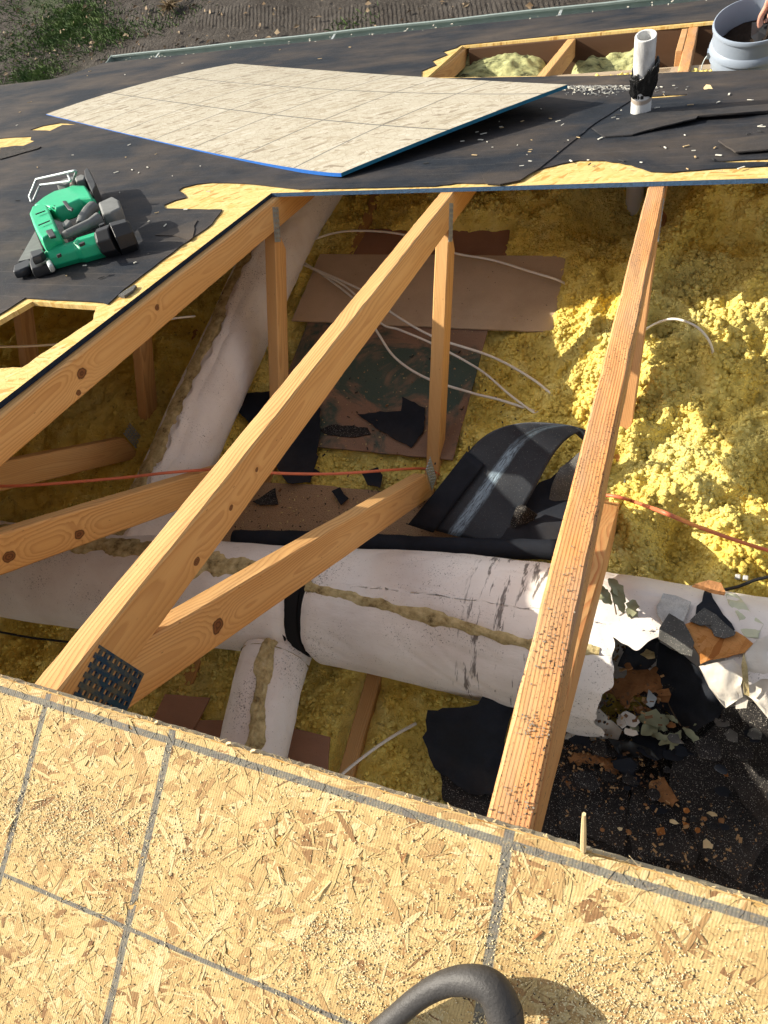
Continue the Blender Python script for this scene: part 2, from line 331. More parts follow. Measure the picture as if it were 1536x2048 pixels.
MATS = {}
def sets():
    M_ = MATS
    M_['osb_deck'] = osb_mat('weathered_osb', (.66, .50, .20))
    M_['osb_near'] = osb_mat('fresh_osb_base', (.52, .36, .15))
    M_['osb_loose'] = osb_mat('grey_osb', (.46, .41, .29), grey=.7, scale=.6, marks=[('y', .405, .0, .009), ('y', .81, .0, .009)] + [('x', .38 * k, 0, .009) for k in range(1, 8)])
    M_['felt'] = felt_mat('roofing_felt', (.0095, .0125, .018), .78)
    M_['felt_clean'] = felt_mat('dark_felt', (.010, .012, .017), .12, False)
    M_['felt_flap'] = felt_mat('dusty_felt', (.020, .021, .024), 1.0, False)
    M_['shingle'] = felt_mat('granular_shingle', (.014, .013, .013), .25, False, 1.0, .7)
    M_['shingle_grey'] = felt_mat('grey_shingle', (.07, .07, .066), .3, False, .9, .8)
    M_['shingle_sunlit'] = felt_mat('sun_painted_shingle', (.42, .42, .40), .2, False, .6, .6)  # grey shingle, its sunlight put into the pale base colour
    M_['blue'] = simple('blue_edge_paint', (.008, .11, .42), .6, .3, var=.25, scale=60, bump=.001, bscale=200)
    M_['blue_worn'] = simple('worn_blue_edge', (.05, .10, .18), .8, .2, var=.5, scale=90, bump=.002, bscale=200)
    M_['navy'] = simple('navy_edge', (.010, .020, .040), .8, .2, var=.6, scale=50, bump=.001, bscale=200)
    M_['teal'] = simple('teal_edge', (.008, .13, .22), .6, .3, var=.3, scale=20, bump=.001, bscale=200)
    M_['white'] = simple('white_pvc', (.72, .72, .70), .35, .5, var=.05, scale=8)
    M_['tar'] = simple('black_tar', (.008, .008, .008), .25, .6, var=.3, bump=.004, bscale=60)
    M_['cable'] = simple('white_cable', (.78, .73, .64), .5, .4, var=.12, scale=12)
    M_['cable_red'] = simple('orange_cable', (.62, .16, .075), .45, .4, var=.15, scale=10)
    M_['cable_black'] = simple('black_cable', (.015, .015, .015), .5, .4)
    M_['steel'] = simple('galvanised_steel', (.42, .46, .46), .45, .5, .5, .35, 40, .0006, 120)
    M_['dark_metal'] = simple('dark_metal', (.045, .048, .052), .38, .5, .6, .3, 60)
    M_['black_plastic'] = simple('black_plastic', (.016, .017, .019), .45, .45, 0, .35, 30, .0004, 300)
    M_['grey_plastic'] = simple('dusty_grey_plastic', (.15, .155, .15), .6, .35, 0, .35, 26, .0004, 300)
    M_['green_plastic'] = simple('green_plastic', (.015, .42, .20), .42, .45, 0, .22, 16, .0004, 300)
    M_['rubber'] = simple('grey_rubber', (.040, .037, .035), .55, .4, 0, .45, 45, .0008, 260)
    M_['bucket'] = simple('pale_blue_plastic', (.25, .295, .36), .45, .4, 0, .12, 7, .0005, 60)
    M_['skin'] = simple('skin', (.55, .27, .19), .5, .4, 0, .12, 40, .0006, 200)
    M_['cuff'] = simple('black_cuff', (.012, .012, .014), .9, .1)
    M_['soil'] = simple('dark_soil', (.030, .022, .017), .95, .1, 0, .5, 40, .008, 60)
    M_['wood_raw'] = simple('raw_splinter', (.72, .55, .30), .8, .2, 0, .2, 90, .0008, 300)
    M_['bark'] = simple('brown_rotten_wood', (.33, .155, .06), .85, .2, 0, .55, 60, .004, 70)
    M_['osb_chunk'] = osb_mat('broken_osb', (.55, .27, .09))
    M_['leaf'] = simple('dried_green_leaf', (.30, .31, .19), .65, .3, 0, .4, 25, .001, 60)
    M_['leaf_dark'] = simple('green_leaf', (.04, .10, .035), .6, .3, 0, .4, 25, .001, 60)
    M_['twig'] = simple('twig', (.12, .08, .05), .8, .2)
    M_['gutter'] = simple('green_aluminium', (.30, .36, .33), .4, .5, .35, .25, 12)
    M_['wall'] = simple('pale_siding', (.5, .48, .44), .7)
    M_['interior'] = simple('dark_duct_liner', (.010, .010, .011), .8, .2)
    M_['film'] = simple('torn_vapour_paper', (.52, .53, .38), .6, .3, 0, .3, 20, .003, 30)
    # boards
    def board(name, c1, c2, stain=None, grit=0.0):
        s = N(name, .75, .25); c = s.co(); n = s.noise(s.map(c, (3, 40, 3)), 1, 5, .6); col = s.mix(n, c1, c2)
        col = s.mix(s.mr(s.noise(c, 3.5, 5, .6), .4, .7, 0, .5), col, [k * .6 for k in c1])
        if stain:
            col = s.mix(s.mr(s.noise(s.map(c, (1, 1, 1), loc=(2.2, 0.3, 0)), 4.2, 5, .65, .6), .46, .56, 0, .85), col, stain)
        sp = s.noise(c, 320, 3, .75); col = s.mix(s.mr(sp, .62 - grit * .08, .68 - grit * .06, 0, .75), col, (.05, .03, .02)); col = s.mix(s.mr(s.noise(s.map(c, loc=(5, 5, 5)), 260, 3, .75), .66 - grit * .05, .70 - grit * .05, 0, .5 + grit * .4), col, (.40, .27, .13))
        s.color(col); s.bump(sp, .0012 + grit * .002, .8); return s.m
    M_['board_tan'] = board('tan_hardboard', (.54, .40, .27), (.60, .45, .31))
    M_['board_red'] = board('reddish_hardboard', (.30, .155, .095), (.37, .20, .125))
    M_['board_green'] = board('stained_hardboard', (.27, .16, .105), (.34, .21, .14), (.03, .085, .072), .5)
    M_['board_grit'] = board('gritty_hardboard', (.42, .27, .155), (.50, .33, .19), None, 1.3)
    # insulation
    s = N('yellow_glass_wool', .95, .08); c = s.co()
    f = s.noise(c, 9, 5, .65); col = s.ramp(f, [(.25, (.58, .41, .075)), (.5, (.90, .70, .165)), (.75, (.95, .82, .31))])
    col = s.mix(s.mr(s.noise(s.map(c, loc=(4, 4, 4)), 2.6, 4), .42, .66, 0, .55), col, (.58, .55, .25))
    col = s.mix(s.mr(s.noise(c, 34, 5, .75), .58, .70, 0, .75), col, (.16, .10, .035)); s.color(col)
    s.bump(s.M('ADD', s.noise(c, 170, 5, .75), s.M('MULTIPLY', s.voro(c, 150), .8)), .005, .9); M_['wool'] = s.m
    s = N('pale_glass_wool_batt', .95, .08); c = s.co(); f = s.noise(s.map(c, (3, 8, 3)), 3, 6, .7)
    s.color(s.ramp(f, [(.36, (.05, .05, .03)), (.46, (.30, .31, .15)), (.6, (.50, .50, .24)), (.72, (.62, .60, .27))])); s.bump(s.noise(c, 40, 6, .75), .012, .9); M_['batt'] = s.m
    # old fibreglass seam
    s = N('grimy_fibre_seam', .95, .08); c = s.co(); f = s.noise(c, 30, 5, .7)
    s.color(s.ramp(f, [(.30, (.13, .09, .045)), (.43, (.42, .33, .16)), (.6, (.62, .51, .27)), (.8, (.74, .66, .42))])); s.bump(s.noise(c, 110, 5, .75), .006, .9); M_['seam'] = s.m
    # duct jacket
    def jacket(name, streak=None):
        s = N(name, .5, .35); c = s.co(); n = s.noise(c, 5, 5, .6)
        col = s.ramp(n, [(.3, (.70, .635, .585)), (.55, (.81, .765, .72)), (.8, (.85, .82, .78))])
        dens = s.mr(s.noise(s.map(c, loc=(1.7, 2.1, .3)), 5.5, 5, .65), .42, .70, -.035, .10)
        sp = s.noise(c, 210, 4, .78); col = s.mix(s.mr(s.M('ADD', sp, dens), .630, .675, 0, .9), col, (.045, .03, .022))
        sp2 = s.noise(s.map(c, loc=(9, 1, 1)), 70, 4, .7); col = s.mix(s.mr(s.M('ADD', sp2, s.M('MULTIPLY', dens, .7)), .68, .74, 0, .55), col, (.10, .065, .045))
        if streak:
            X = s.sep(c); a0, a1 = streak
            msk = s.M('MULTIPLY', s.mr(X[0], a0, a0 + .05, 0, 1, True), s.mr(X[0], a1 - .04, a1, 1, 0, True))
            st = s.noise(s.map(c, (46, 7, 7)), 1, 4, .7); col = s.mix(s.M('MULTIPLY', msk, s.M('MULTIPLY', s.mr(st, .57, .63), .8)), col, (.05, .035, .028))
        s.color(col); s.bump(s.M('ADD', s.noise(s.map(c, (1, 2.4, 2.4)), 16, 4, .6), s.M('MULTIPLY', s.noise(c, 200, 3), .08)), .006, .45); return s.m
    M_['jacket'] = jacket('white_vinyl_jacket'); M_['jacket_streak'] = jacket('streaked_vinyl_jacket', (1.30, 1.60))
    M_['jacket_clean'] = simple('crumpled_white_vinyl', (.68, .63, .55), .5, .35, 0, .12, 9, .004, 22)
sets()

# ================================================================== SETTING: ground
def ground():
    s = N('bare_soil', .95, .1); c = s.co(); x, y, z = s.sep(c)
    n = s.noise(c, 1.1, 6, .65); m2 = s.noise(c, 9, 6, .7)
    col = s.mix(s.mr(n, .35, .65), (.054, .047, .041), (.098, .087, .077)); col = s.mix(s.mr(m2, .45, .7, 0, .6), col, (.035, .028, .023))
    col = s.mix(s.mr(s.noise(s.map(c, loc=(3, 3, 0)), 34, 4, .7), .60, .68, 0, .8), col, (.22, .18, .14))
    gm = s.mr(s.noise(s.map(c, loc=(7, 1, 0)), .55, 5, .7), .52, .60); lx = s.mr(x, -7.5, -10.5, 0, 1)
    col = s.mix(s.M('MULTIPLY', gm, s.M('MULTIPLY', lx, .8)), col, (.045, .075, .022))
    s.color(col)
    trk = s.M('ADD', y, s.M('MULTIPLY', x, .18))
    band = s.M('MULTIPLY', s.mr(s.M('SINE', s.M('MULTIPLY', trk, 7.6)), -.5, .3), s.mr(s.noise(c, .8, 2), .38, .5)); band = s.M('MULTIPLY', band, s.mr(x, -8.2, -6.8))
    bar = s.M('SINE', s.M('ADD', s.M('MULTIPLY', s.M('ADD', x, s.M('MULTIPLY', y, .35)), 112), s.M('MULTIPLY', s.noise(c, 3.2, 3, .6), 5.0))); bar = s.M('MULTIPLY', s.mr(bar, -.4, .5), band)
    h = s.M('ADD', s.M('MULTIPLY', bar, .34), s.M('ADD', s.M('MULTIPLY', m2, 1.2), s.M('MULTIPLY', s.noise(c, 45, 4, .7), .35)))
    s.bump(h, .07, 1.0)
    xs = np.concatenate([np.linspace(-120, -16, 16), np.linspace(-15, 6, 240), np.linspace(8, 120, 16)]); ys = np.concatenate([np.linspace(-120, 3, 16), np.linspace(4, 16, 150), np.linspace(18, 120, 14)])
    X, Y = np.meshgrid(xs, ys); Z = -3.6 + .05 * fbm(X * .7, Y * .7, o=3, s=4) + .02 * fbm(X * 4, Y * 4, o=3, s=9)
    V = np.stack([X.ravel(), Y.ravel(), Z.ravel()], 1); nx, ny = len(xs), len(ys); i = np.arange(nx - 1)[None, :] + nx * np.arange(ny - 1)[:, None]; i = i.ravel()
    o = mk('ground', V, np.stack([i, i + 1, i + nx + 1, i + nx], 1), s.m, smooth=True); tag(o, kind='structure')
    # grass tufts
    Vg = []; Fg = []
    r = random.Random(3)
    for (px, py, sp, cnt) in ((110, 65, .45, 900), (150, 55, .35, 700), (80, 75, .5, 700), (205, 75, .3, 350), (160, 10, .35, 350), (140, 25, .3, 300), (15, 105, .35, 500), (75, 150, .25, 400), (50, 155, .3, 350), (10, 20, .6, 500), (330, 40, .3, 160), (230, 70, .2, 150), (700, 48, .18, 60)):
        g = on_z(px, py, -3.6)
        for k in range(cnt):
            x = g[0] + r.gauss(0, sp); y = g[1] + r.gauss(0, sp * .7); hgt = r.uniform(.015, .06); a = r.uniform(0, 6.3); ln = r.uniform(.01, .06); wd = .006
            b = len(Vg); dx, dy = math.cos(a), math.sin(a)
            Vg += [(x - dy * wd, y + dx * wd, -3.62), (x + dy * wd, y - dx * wd, -3.62), (x + dx * ln + dy * wd * .6, y + dy * ln - dx * wd * .6, -3.6 + hgt * .7), (x + dx * ln * 1.9, y + dy * ln * 1.9, -3.6 + hgt)]
            Fg += [(b, b + 1, b + 2), (b, b + 2, b + 3)]
    s = N('grass_blades', .7, .2); s.color(s.ramp(s.noise(s.co(), 5, 3), [(.35, (.035, .075, .018)), (.65, (.10, .15, .04))])); tag(mk('grass', Vg, Fg, s.m), kind='stuff')
    # fallen leaves
    Vl = []; Fl = []
    for k in range(1500):
        x = r.uniform(-13, 2); y = r.uniform(5.5, 11.5); sz = r.uniform(.02, .05); a = r.uniform(0, 6.3); t = r.uniform(-.02, .02); b = len(Vl)
        c, d = math.cos(a) * sz, math.sin(a) * sz; z = -3.57
        Vl += [(x - c, y - d, z), (x + d * .5, y - c * .5, z + .012 + t), (x + c, y + d, z + .004), (x - d * .5, y + c * .5, z + .015 - t)]; Fl += [(b, b + 1, b + 2), (b, b + 2, b + 3)]
    s = N('dead_leaves', .8, .2); s.color(s.ramp(s.noise(s.co(), 3, 3), [(.35, (.10, .06, .03)), (.65, (.26, .20, .13))])); tag(mk('fallen_leaves', Vl, Fl, s.m), kind='stuff')
    # one brush clump seen near the top
    g = on_z(345, 22, -3.6); Vb = []; Fb = []
    for k in range(130):
        a = r.uniform(0, 6.3); L = r.uniform(.06, .2); q = Vector((g[0], g[1], -3.58)); e = q + Vector((math.cos(a) * L, math.sin(a) * L, r.uniform(.01, .14)))
        v, f = tube_mesh([q, (q + e) / 2 + Vector((0, 0, .03)), e], [.007, .005, .002], 4); Vb, Fb = join_geo([(Vb, Fb), (v, f)])
    tag(recentre(mk('brush_clump', Vb, Fb, simple('dry_brush', (.17, .12, .06)))), 'small clump of tan dry brush lying on the bare soil', 'brush')
ground()

# ================================================================== far roof deck
RX = (-PITCH, 0, 0)
def rpoly(pts, n=0.0): return [on_roof(a, b, n) for a, b in pts]
def roof_deck():
    t = thing('roof_deck', (0, 0, 0), RX, 'dark felt covered far roof slope with pieces cut out down to the trusses', 'roof')
    eave = lambda x: 4.885 - .0602 * (x - .08) - .02
    xl = -1.199
    outer = [(xl, .0), (xl, 1.842), (.0, 1.842), (1.9, 1.846), (1.9, eave(1.9)), (-4.5, eave(-4.5)), (-4.53, 4.70), (-4.62, 4.61), (-8, 4.55), (-8, 0)]
    hole1 = jag([(-1.535, .90), (-1.52, 1.018), (-1.285, 1.006), (-1.24, .935), (-1.262, .70), (-1.32, .69), (-1.535, .685)], .0012, .02, seed=3)
    hole2 = [(-1.163, 3.46), (-1.196, 4.235), (.5, 4.175), (1.9, 4.14), (1.9, 3.02)] + jag([(.33, 3.062), (.0, 3.15), (-.11, 3.165), (-.3, 3.2), (-.42, 3.2), (-.6, 3.3), (-1.163, 3.46)], .004, .05, False, 4)[:-1]
    def le(li, a, b):
        m = (a + b) / 2
        if li == 0 and abs(m.x - xl) < .01: return 2
        if li == 0 and abs(m.y - 1.844) < .01: return 1
        return 0
    plate('sheathing', [outer, hole1, hole2], -.0125, 0, [MATS['osb_deck'], MATS['blue_worn'], MATS['navy']], t, loop_edge=le)
    # underlayment felt, torn back from the edges
    f_in = [(-1.50, 0), (-1.45, .40)] + [(-1.40, .64)]
    out2 = [(-8, 0), (-1.40, 0), (-1.36, .45)] + [(-1.275, .655 - .03)]
    # edge strip along x = xl (bare yellow), from the torn hole up to the corner
    e1 = [(-1.272, .66), (-1.30, .684)]
    lobe = rpoly([(445, 421), (400, 420.5), (331, 419), (329, 412), (350, 403), (374, 397), (368, 389), (358, 383), (366, 377), (395, 370), (425, 367), (470, 368), (515, 371)])
    left = jag([(-1.60, .0), (-1.57, .5), (-1.56, .672), (-1.555, 1.03), (-1.275, 1.020), (-1.252, 1.012), (-1.265, 1.10), (-1.269, 1.367), (-1.264, 1.56)] + lobe + [(-1.10, 1.862), (-.9, 1.856), (-.62, 1.85)], .0008, .03, False, 5)
    mid = jag([(-.62, 1.85), (-.56, 1.870), (-.47, 1.862)] + [(-.44, 1.868), (-.37, 1.902), (-.31, 1.99), (-.22, 2.045), (-.14, 2.035), (-.06, 1.985), (.0, 1.918), (.06, 1.905), (.18, 1.925), (.3, 1.93), (.8, 1.93), (1.9, 1.93)], .0018, .02, False, 6)
    fo = left[:-1] + mid + [(1.9, 3.0), (.33, 3.045), (.0, 3.13), (-.3, 3.175), (-.6, 3.27), (-1.185, 3.44), (-1.24, 3.62), (-1.20, 3.74), (-1.26, 3.86), (-1.215, 4.0), (-1.27, 4.1), (-1.215, 4.18), (-1.215, 4.255), (-.3, 4.245), (.5, 4.19), (1.9, 4.16), (1.9, eave(1.9) + .003), (-4.5, eave(-4.5) + .003), (-4.53, 4.703), (-4.62, 4.613), (-8, 4.553), (-8, 0)]
    tears = [[(-2.42, 2.52), (-2.32, 2.62), (-2.30, 2.70), (-2.42, 2.76), (-2.60, 2.74), (-2.9, 2.6), (-2.8, 2.45), (-2.6, 2.48)]]
    y1 = rpoly([(0, 305), (35, 297), (70, 282), (62, 273), (10, 276), (-60, 285), (-60, 310)], .003)
    y2 = rpoly([(60, 260), (100, 262), (125, 250), (160, 249), (120, 246), (85, 252)], .003)
    tears = [jag(y1, .006, .05, seed=8), jag(y2, .004, .05, seed=9)]
    tears.append(jag(rpoly([(1300, 193), (1340, 190), (1375, 189), (1375, 191), (1330, 195), (1300, 197)], .003), .002, .03, seed=10))
    tears.append(jag([(.15, 1.985), (.23, 1.99), (.5, 1.995), (.5, 1.962), (.3, 1.963), (.2, 1.972)], .001, .03, seed=11))
    fl = plate('underlayment', [fo] + tears, .0015, .004, [MATS['felt']], t)
    # felt laps and raised flaps
    def flap(px, n0, n1, mat='felt_flap', seed=1, am=.002, lift=None):
        lp = jag(rpoly(px, n1), am, .03, seed=seed); return plate('felt_flap', [lp], n0, n1, [MATS[mat]], t, fz=lift)
    flap([(965, 350), (1000, 320), (1050, 285), (1120, 240), (1235, 178), (1270, 172), (1262, 200), (1190, 246), (1080, 335), (1040, 360), (1000, 368), (970, 366)], .0045, .0075, 'felt', 21, .0008)
    base_u = on_roof(1200, 270)[1]
    flap([(1183, 256), (1260, 232), (1300, 222), (1380, 216), (1536, 200), (1600, 195), (1600, 222), (1536, 226), (1470, 235), (1395, 240), (1390, 246), (1300, 262), (1265, 270), (1210, 273)], .005, .0085, 'felt_flap', 22, .0015, lambda x, y: .008 * (1 + math.sin(x * 9)) * max(0, min(1, (2.53 - y) / .15)))
    flap([(1436, 285), (1480, 280), (1536, 272), (1620, 262), (1620, 300), (1536, 303), (1470, 308)], .005, .0085, 'felt_flap', 23, .0012, lambda x, y: .006)
    flap([(0, 318), (75, 297), (82, 293), (30, 291), (0, 295)], .005, .009, 'shingle', 24, .002)
    flap([(310, 470), (330, 462), (370, 447), (395, 440), (388, 452), (385, 475), (378, 480), (350, 471)], .0045, .007, 'felt_flap', 25, .002)
    # rim of house below the eave
    tag(recentre(mk('house_wall', *box_geo(-2.3, 4.2, -2.72, 10, .16, 1.85), MATS['wall'])), 'pale wall of the house under the far eave', 'wall')
roof_deck()

# ------------------------------------------------------------------ gutter
def gutter():
    L = 6.6; a0 = math.atan(-.0602)
    t = thing('gutter', RF(-4.47, 4.885 - .0602 * (-4.55) - .018, 0), (0, 0, 0), 'long pale green metal gutter along the far eave', 'gutter')
    d = (RF(1.9, 4.885 - .0602 * 1.82) - RF(-4.5, 4.885 + .0602 * 4.58)).normalized(); rotm = Matrix((d, Vector((-d.y, d.x, 0)).normalized(), d.cross(Vector((-d.y, d.x, 0)).normalized()))).transposed()
    t.rotation_euler = rotm.to_euler()
    prof = [(-.09, .012), (-.006, -.010), (.0, -.02), (.0, -.10), (.075, -.10), (.095, -.03), (.095, .0), (.082, .002), (.082, -.008)]
    V = []; Fc = []; n = 30
    for i in range(n + 1):
        for (y, z) in prof: V.append((L * i / n, y, z + .002 * math.sin(i * 1.3)))
    k = len(prof)
    for i in range(n):
        for j in range(k - 1): Fc.append((i * k + j, (i + 1) * k + j, (i + 1) * k + j + 1, i * k + j + 1))
    o = mk('trough', V, Fc, MATS['gutter'], t); so = o.modifiers.new('s', 'SOLIDIFY'); so.thickness = .003
    o = mk('end_cap', *box_geo(-.004, .045, -.05, .006, .11, .11), MATS['gutter'], t)
    for i in range(4): mk('hanger', *box_geo(.5 + i * 1.6,   .04, -.010, .018, .09, .004), MATS['steel'], t)
    r = random.Random(5); Vd = []; Fd = []
    for i in range(500):
        x = r.choice((r.uniform(5.6, 6.6), r.uniform(0, 6.4), r.uniform(6.0, 6.5))) - 0.02
        v, f = box_geo(x - 0.0, r.uniform(-.10, .02), .010 + r.uniform(0, .006), r.uniform(.004, .018), r.uniform(.003, .01), .004, Matrix.Rotation(r.uniform(0, 3), 3, 'Z')); Vd, Fd = join_geo([(Vd, Fd), (v, f)])
    o = mk('gutter_grit', [t.matrix_basis @ Vector(v) for v in Vd], Fd, simple('grit', (.42, .40, .34))); tag(o, kind='stuff')
gutter()

# ------------------------------------------------------------------ loose sheet
def loose_sheet():
    c = {}
    P = {(0, 0): ((92, 228), .008), (.5, 0): ((415, 303.5), .010), (1, 0): ((682, 346), .022), (0, .5): ((290, 166), .034), (0, 1): ((470, 127), .012), (.5, 1): ((768, 149), .03), (1, 1): ((1135, 169), .085), (1, .5): ((905, 256), .06)}
    W_ = {k: np.array([*on_roof(*v[0], v[1]), v[1]]) for k, v in P.items()}
    W_[(.5, .5)] = (W_[(0, .5)] + W_[(1, .5)] + W_[(.5, 0)] + W_[(.5, 1)]) / 4
    def qd(p0, p1, p2, t): return p0 * (1 - t) * (1 - 2 * t) + p1 * 4 * t * (1 - t) + p2 * t * (2 * t - 1)
    n, m = 40, 20; V = []; org = W_[(0, 0)]
    for h in (0, -.012):
        for j in range(m + 1):
            for i in range(n + 1):
                s, t = i / n, j / m; rows = [qd(W_[(0, y)], W_[(.5, y)], W_[(1, y)], s) for y in (0, .5, 1)]; q = qd(*rows, t); V.append(q + [0, 0, h])
    Fc = []; mi = []; o2 = (n + 1) * (m + 1)
    for j in range(m):
        for i in range(n):
            a = j * (n + 1) + i; Fc.append((a, a + 1, a + n + 2, a + n + 1)); mi.append(0); Fc.append((o2 + a + n + 1, o2 + a + n + 2, o2 + a + 1, o2 + a)); mi.append(0)
    for i in range(n):
        a = i; Fc.append((o2 + a, o2 + a + 1, a + 1, a)); mi.append(1); a = m * (n + 1) + i; Fc.append((a, a + 1, o2 + a + 1, o2 + a)); mi.append(1)
    for j in range(m):
        a = j * (n + 1); Fc.append((a, a + n + 1, o2 + a + n + 1, o2 + a)); mi.append(1); a = j * (n + 1) + n; Fc.append((o2 + a, o2 + a + n + 1, a + n + 1, a)); mi.append(2)
    loc = RF(org[0], org[1], 0); V = np.array(V) - np.array([org[0], org[1], 0])
    t = thing('loose_board', loc, RX, 'loose bowed grey brown strand board sheet with bright blue edges lying on the felt', 'board sheet')
    # rest the texture grid along the sheet: rotate the child so its local X follows the long edge
    d = W_[(1, 0)] - W_[(0, 0)]; an = math.atan2(d[1], d[0]); ca, sa = math.cos(-an), math.sin(-an)
    V2 = V.copy(); V2[:, 0] = V[:, 0] * ca - V[:, 1] * sa; V2[:, 1] = V[:, 0] * sa + V[:, 1] * ca
    mk('panel', V2, [tuple(f) for f in Fc], [MATS['osb_loose'], MATS['blue'], MATS['teal']], t, rot=(0, 0, an), midx=mi)
loose_sheet()

# ================================================================== trusses
def member(name, poly, x0, W, mat, parent, org, rough=.0007, chips=0, seed=0, inset=.0):
    """poly: (y,z) world: top start, top end, bottom end, bottom start; x0 left face, W thickness"""
    P = [Vector((0, a, b)) for a, b in poly]; ex = (P[1] - P[0]).normalized(); nz = Vector((0, -ex.z, ex.y))
    if nz.dot(P[0] - P[3]) < 0: nz = -nz
    O = P[0].copy(); O.x = x0 + W / 2; ey = nz.cross(ex)      # +-X axis
    loc2 = [((p - P[0]).dot(ex), (p - P[0]).dot(nz)) for p in P]
    d0, d1 = loc2[3][1], loc2[2][1]
    rm = Matrix((ex, ey, nz)).transposed()
    L = loc2[1][0]; n = max(14, int(L / .02)); b = .0035
    prof = []                                                # (y, zfrac, zoff)
    h = W / 2
    ring = [(-h + b, 0, 0), (-h * .3, 0, 0), (h * .3, 0, 0), (h - b, 0, 0), (h, 0, -b), (h, .33, 0), (h, .66, 0), (h, 1, b), (h - b, 1, 0), (0, 1, 0), (-h + b, 1, 0), (-h, 1, b), (-h, .66, 0), (-h, .33, 0), (-h, 0, -b)]
    k = len(ring); V = []
    for i in range(n + 1):
        t = i / n; dd = d0 + (d1 - d0) * t
        for (y, fz, zo) in ring:
            z = dd * fz + zo; xs = loc2[0][0] * (1 - fz) + loc2[3][0] * fz; xe = loc2[1][0] * (1 - fz) + loc2[2][0] * fz
            x = xs + (xe - xs) * t; V.append((x, y, z))
    V = np.array(V); q = V * 9 + seed * 3.3
    V[:, 1] += rough * fbm(q[:, 0] * 1.5, q[:, 1] * 8, q[:, 2] * 8, 3, seed) * 2; V[:, 2] += rough * fbm(q[:, 0] * 1.5, q[:, 1] * 8, q[:, 2] * 8, 3, seed + 9) * 2
    if chips:
        V = V.reshape(n + 1, k, 3); ch = vnoise(np.arange(n + 1) * .9, np.zeros(n + 1), s=seed + 3); ch2 = vnoise(np.arange(n + 1) * .7, np.zeros(n + 1), s=seed + 5)
        a = np.clip(ch - .25, 0, 1) * chips; V[:, 3, 1] -= a; V[:, 4, 2] -= a * .8; a = np.clip(ch2 - .3, 0, 1) * chips; V[:, 0, 1] += a; V[:, 14, 2] -= a * .7; V = V.reshape(-1, 3)
    Fc = [(i * k + j, i * k + (j + 1) % k, (i + 1) * k + (j + 1) % k, (i + 1) * k + j) for i in range(n) for j in range(k)]
    Fc += [tuple(range(k))[::-1], tuple(n * k + j for j in range(k))]
    if (rm @ Vector((0, 1, 0))).x: pass
    o = mk(name, V, Fc, mat, parent, smooth=False)
    o.location = O - Vector(org); o.rotation_euler = rm.to_euler()
    # local +Y may point to -X world; fix winding when needed
    return o
def nail_plate(parent, org, x, cy, cz, w_, h_, ang, nx, ny, side=1, mat=None):
    """punched plate lying on a truss face (plane x = const)"""
    V = []; Fc = []; T = .0016; cw, chh = w_ / nx, h_ / ny
    parts = []
    def b(y0, y1, z0, z1, t0=0, t1=T): parts.append(box_geo((t0 + t1) / 2 * side, (y0 + y1) / 2, (z0 + z1) / 2, abs(t1 - t0), y1 - y0, z1 - z0))
    for i in range(nx):
        y0 = -w_ / 2 + i * cw; st = chh * .5 * (i % 2)
        b(y0, y0 + cw * .52, -h_ / 2, h_ / 2)
        for j in range(ny):
            z0 = -h_ / 2 + j * chh; b(y0 + cw * .52, y0 + cw, z0, z0 + chh * .46)
            parts.append(box_geo(.0012 * side, y0 + cw * .76, z0 + chh * .50, .0042, cw * .40, chh * .14))
    b(w_ / 2, w_ / 2 + cw * .3, -h_ / 2, h_ / 2)
    V, Fc = join_geo(parts)
    o = mk('nail_plate', V, Fc, mat or MATS['plate'], parent); o.location = Vector((x, cy, cz)) - Vector(org); o.rotation_euler = (ang, 0, 0); return o
s = N('blue_grey_plate', .45, .5); s.b.inputs['Metallic'].default_value = .55; c_ = s.co(); s.color(s.ramp(s.noise(c_, 45, 4, .7), [(.32, (.15, .14, .12)), (.46, (.09, .12, .14)), (.56, (.015, .06, .16)), (.75, (.03, .10, .14))])); MATS['plate'] = s.m
W = .046
TAN = SP / CP
def chord_poly(u0, u1, n0=-.0135, n1=-.100):
    a, b = RF(0, u0, n0), RF(0, u1, n0); c, d = RF(0, u1, n1), RF(0, u0, n1)
    a0 = (0.0 + 0, -(.0135) / CP) if u0 == 0 else (a.y, a.z); d0 = (0.0, -(.100) / CP) if u0 == 0 else (d.y, d.z)
    return [a0, (b.y, b.z), (c.y, c.z), d0]
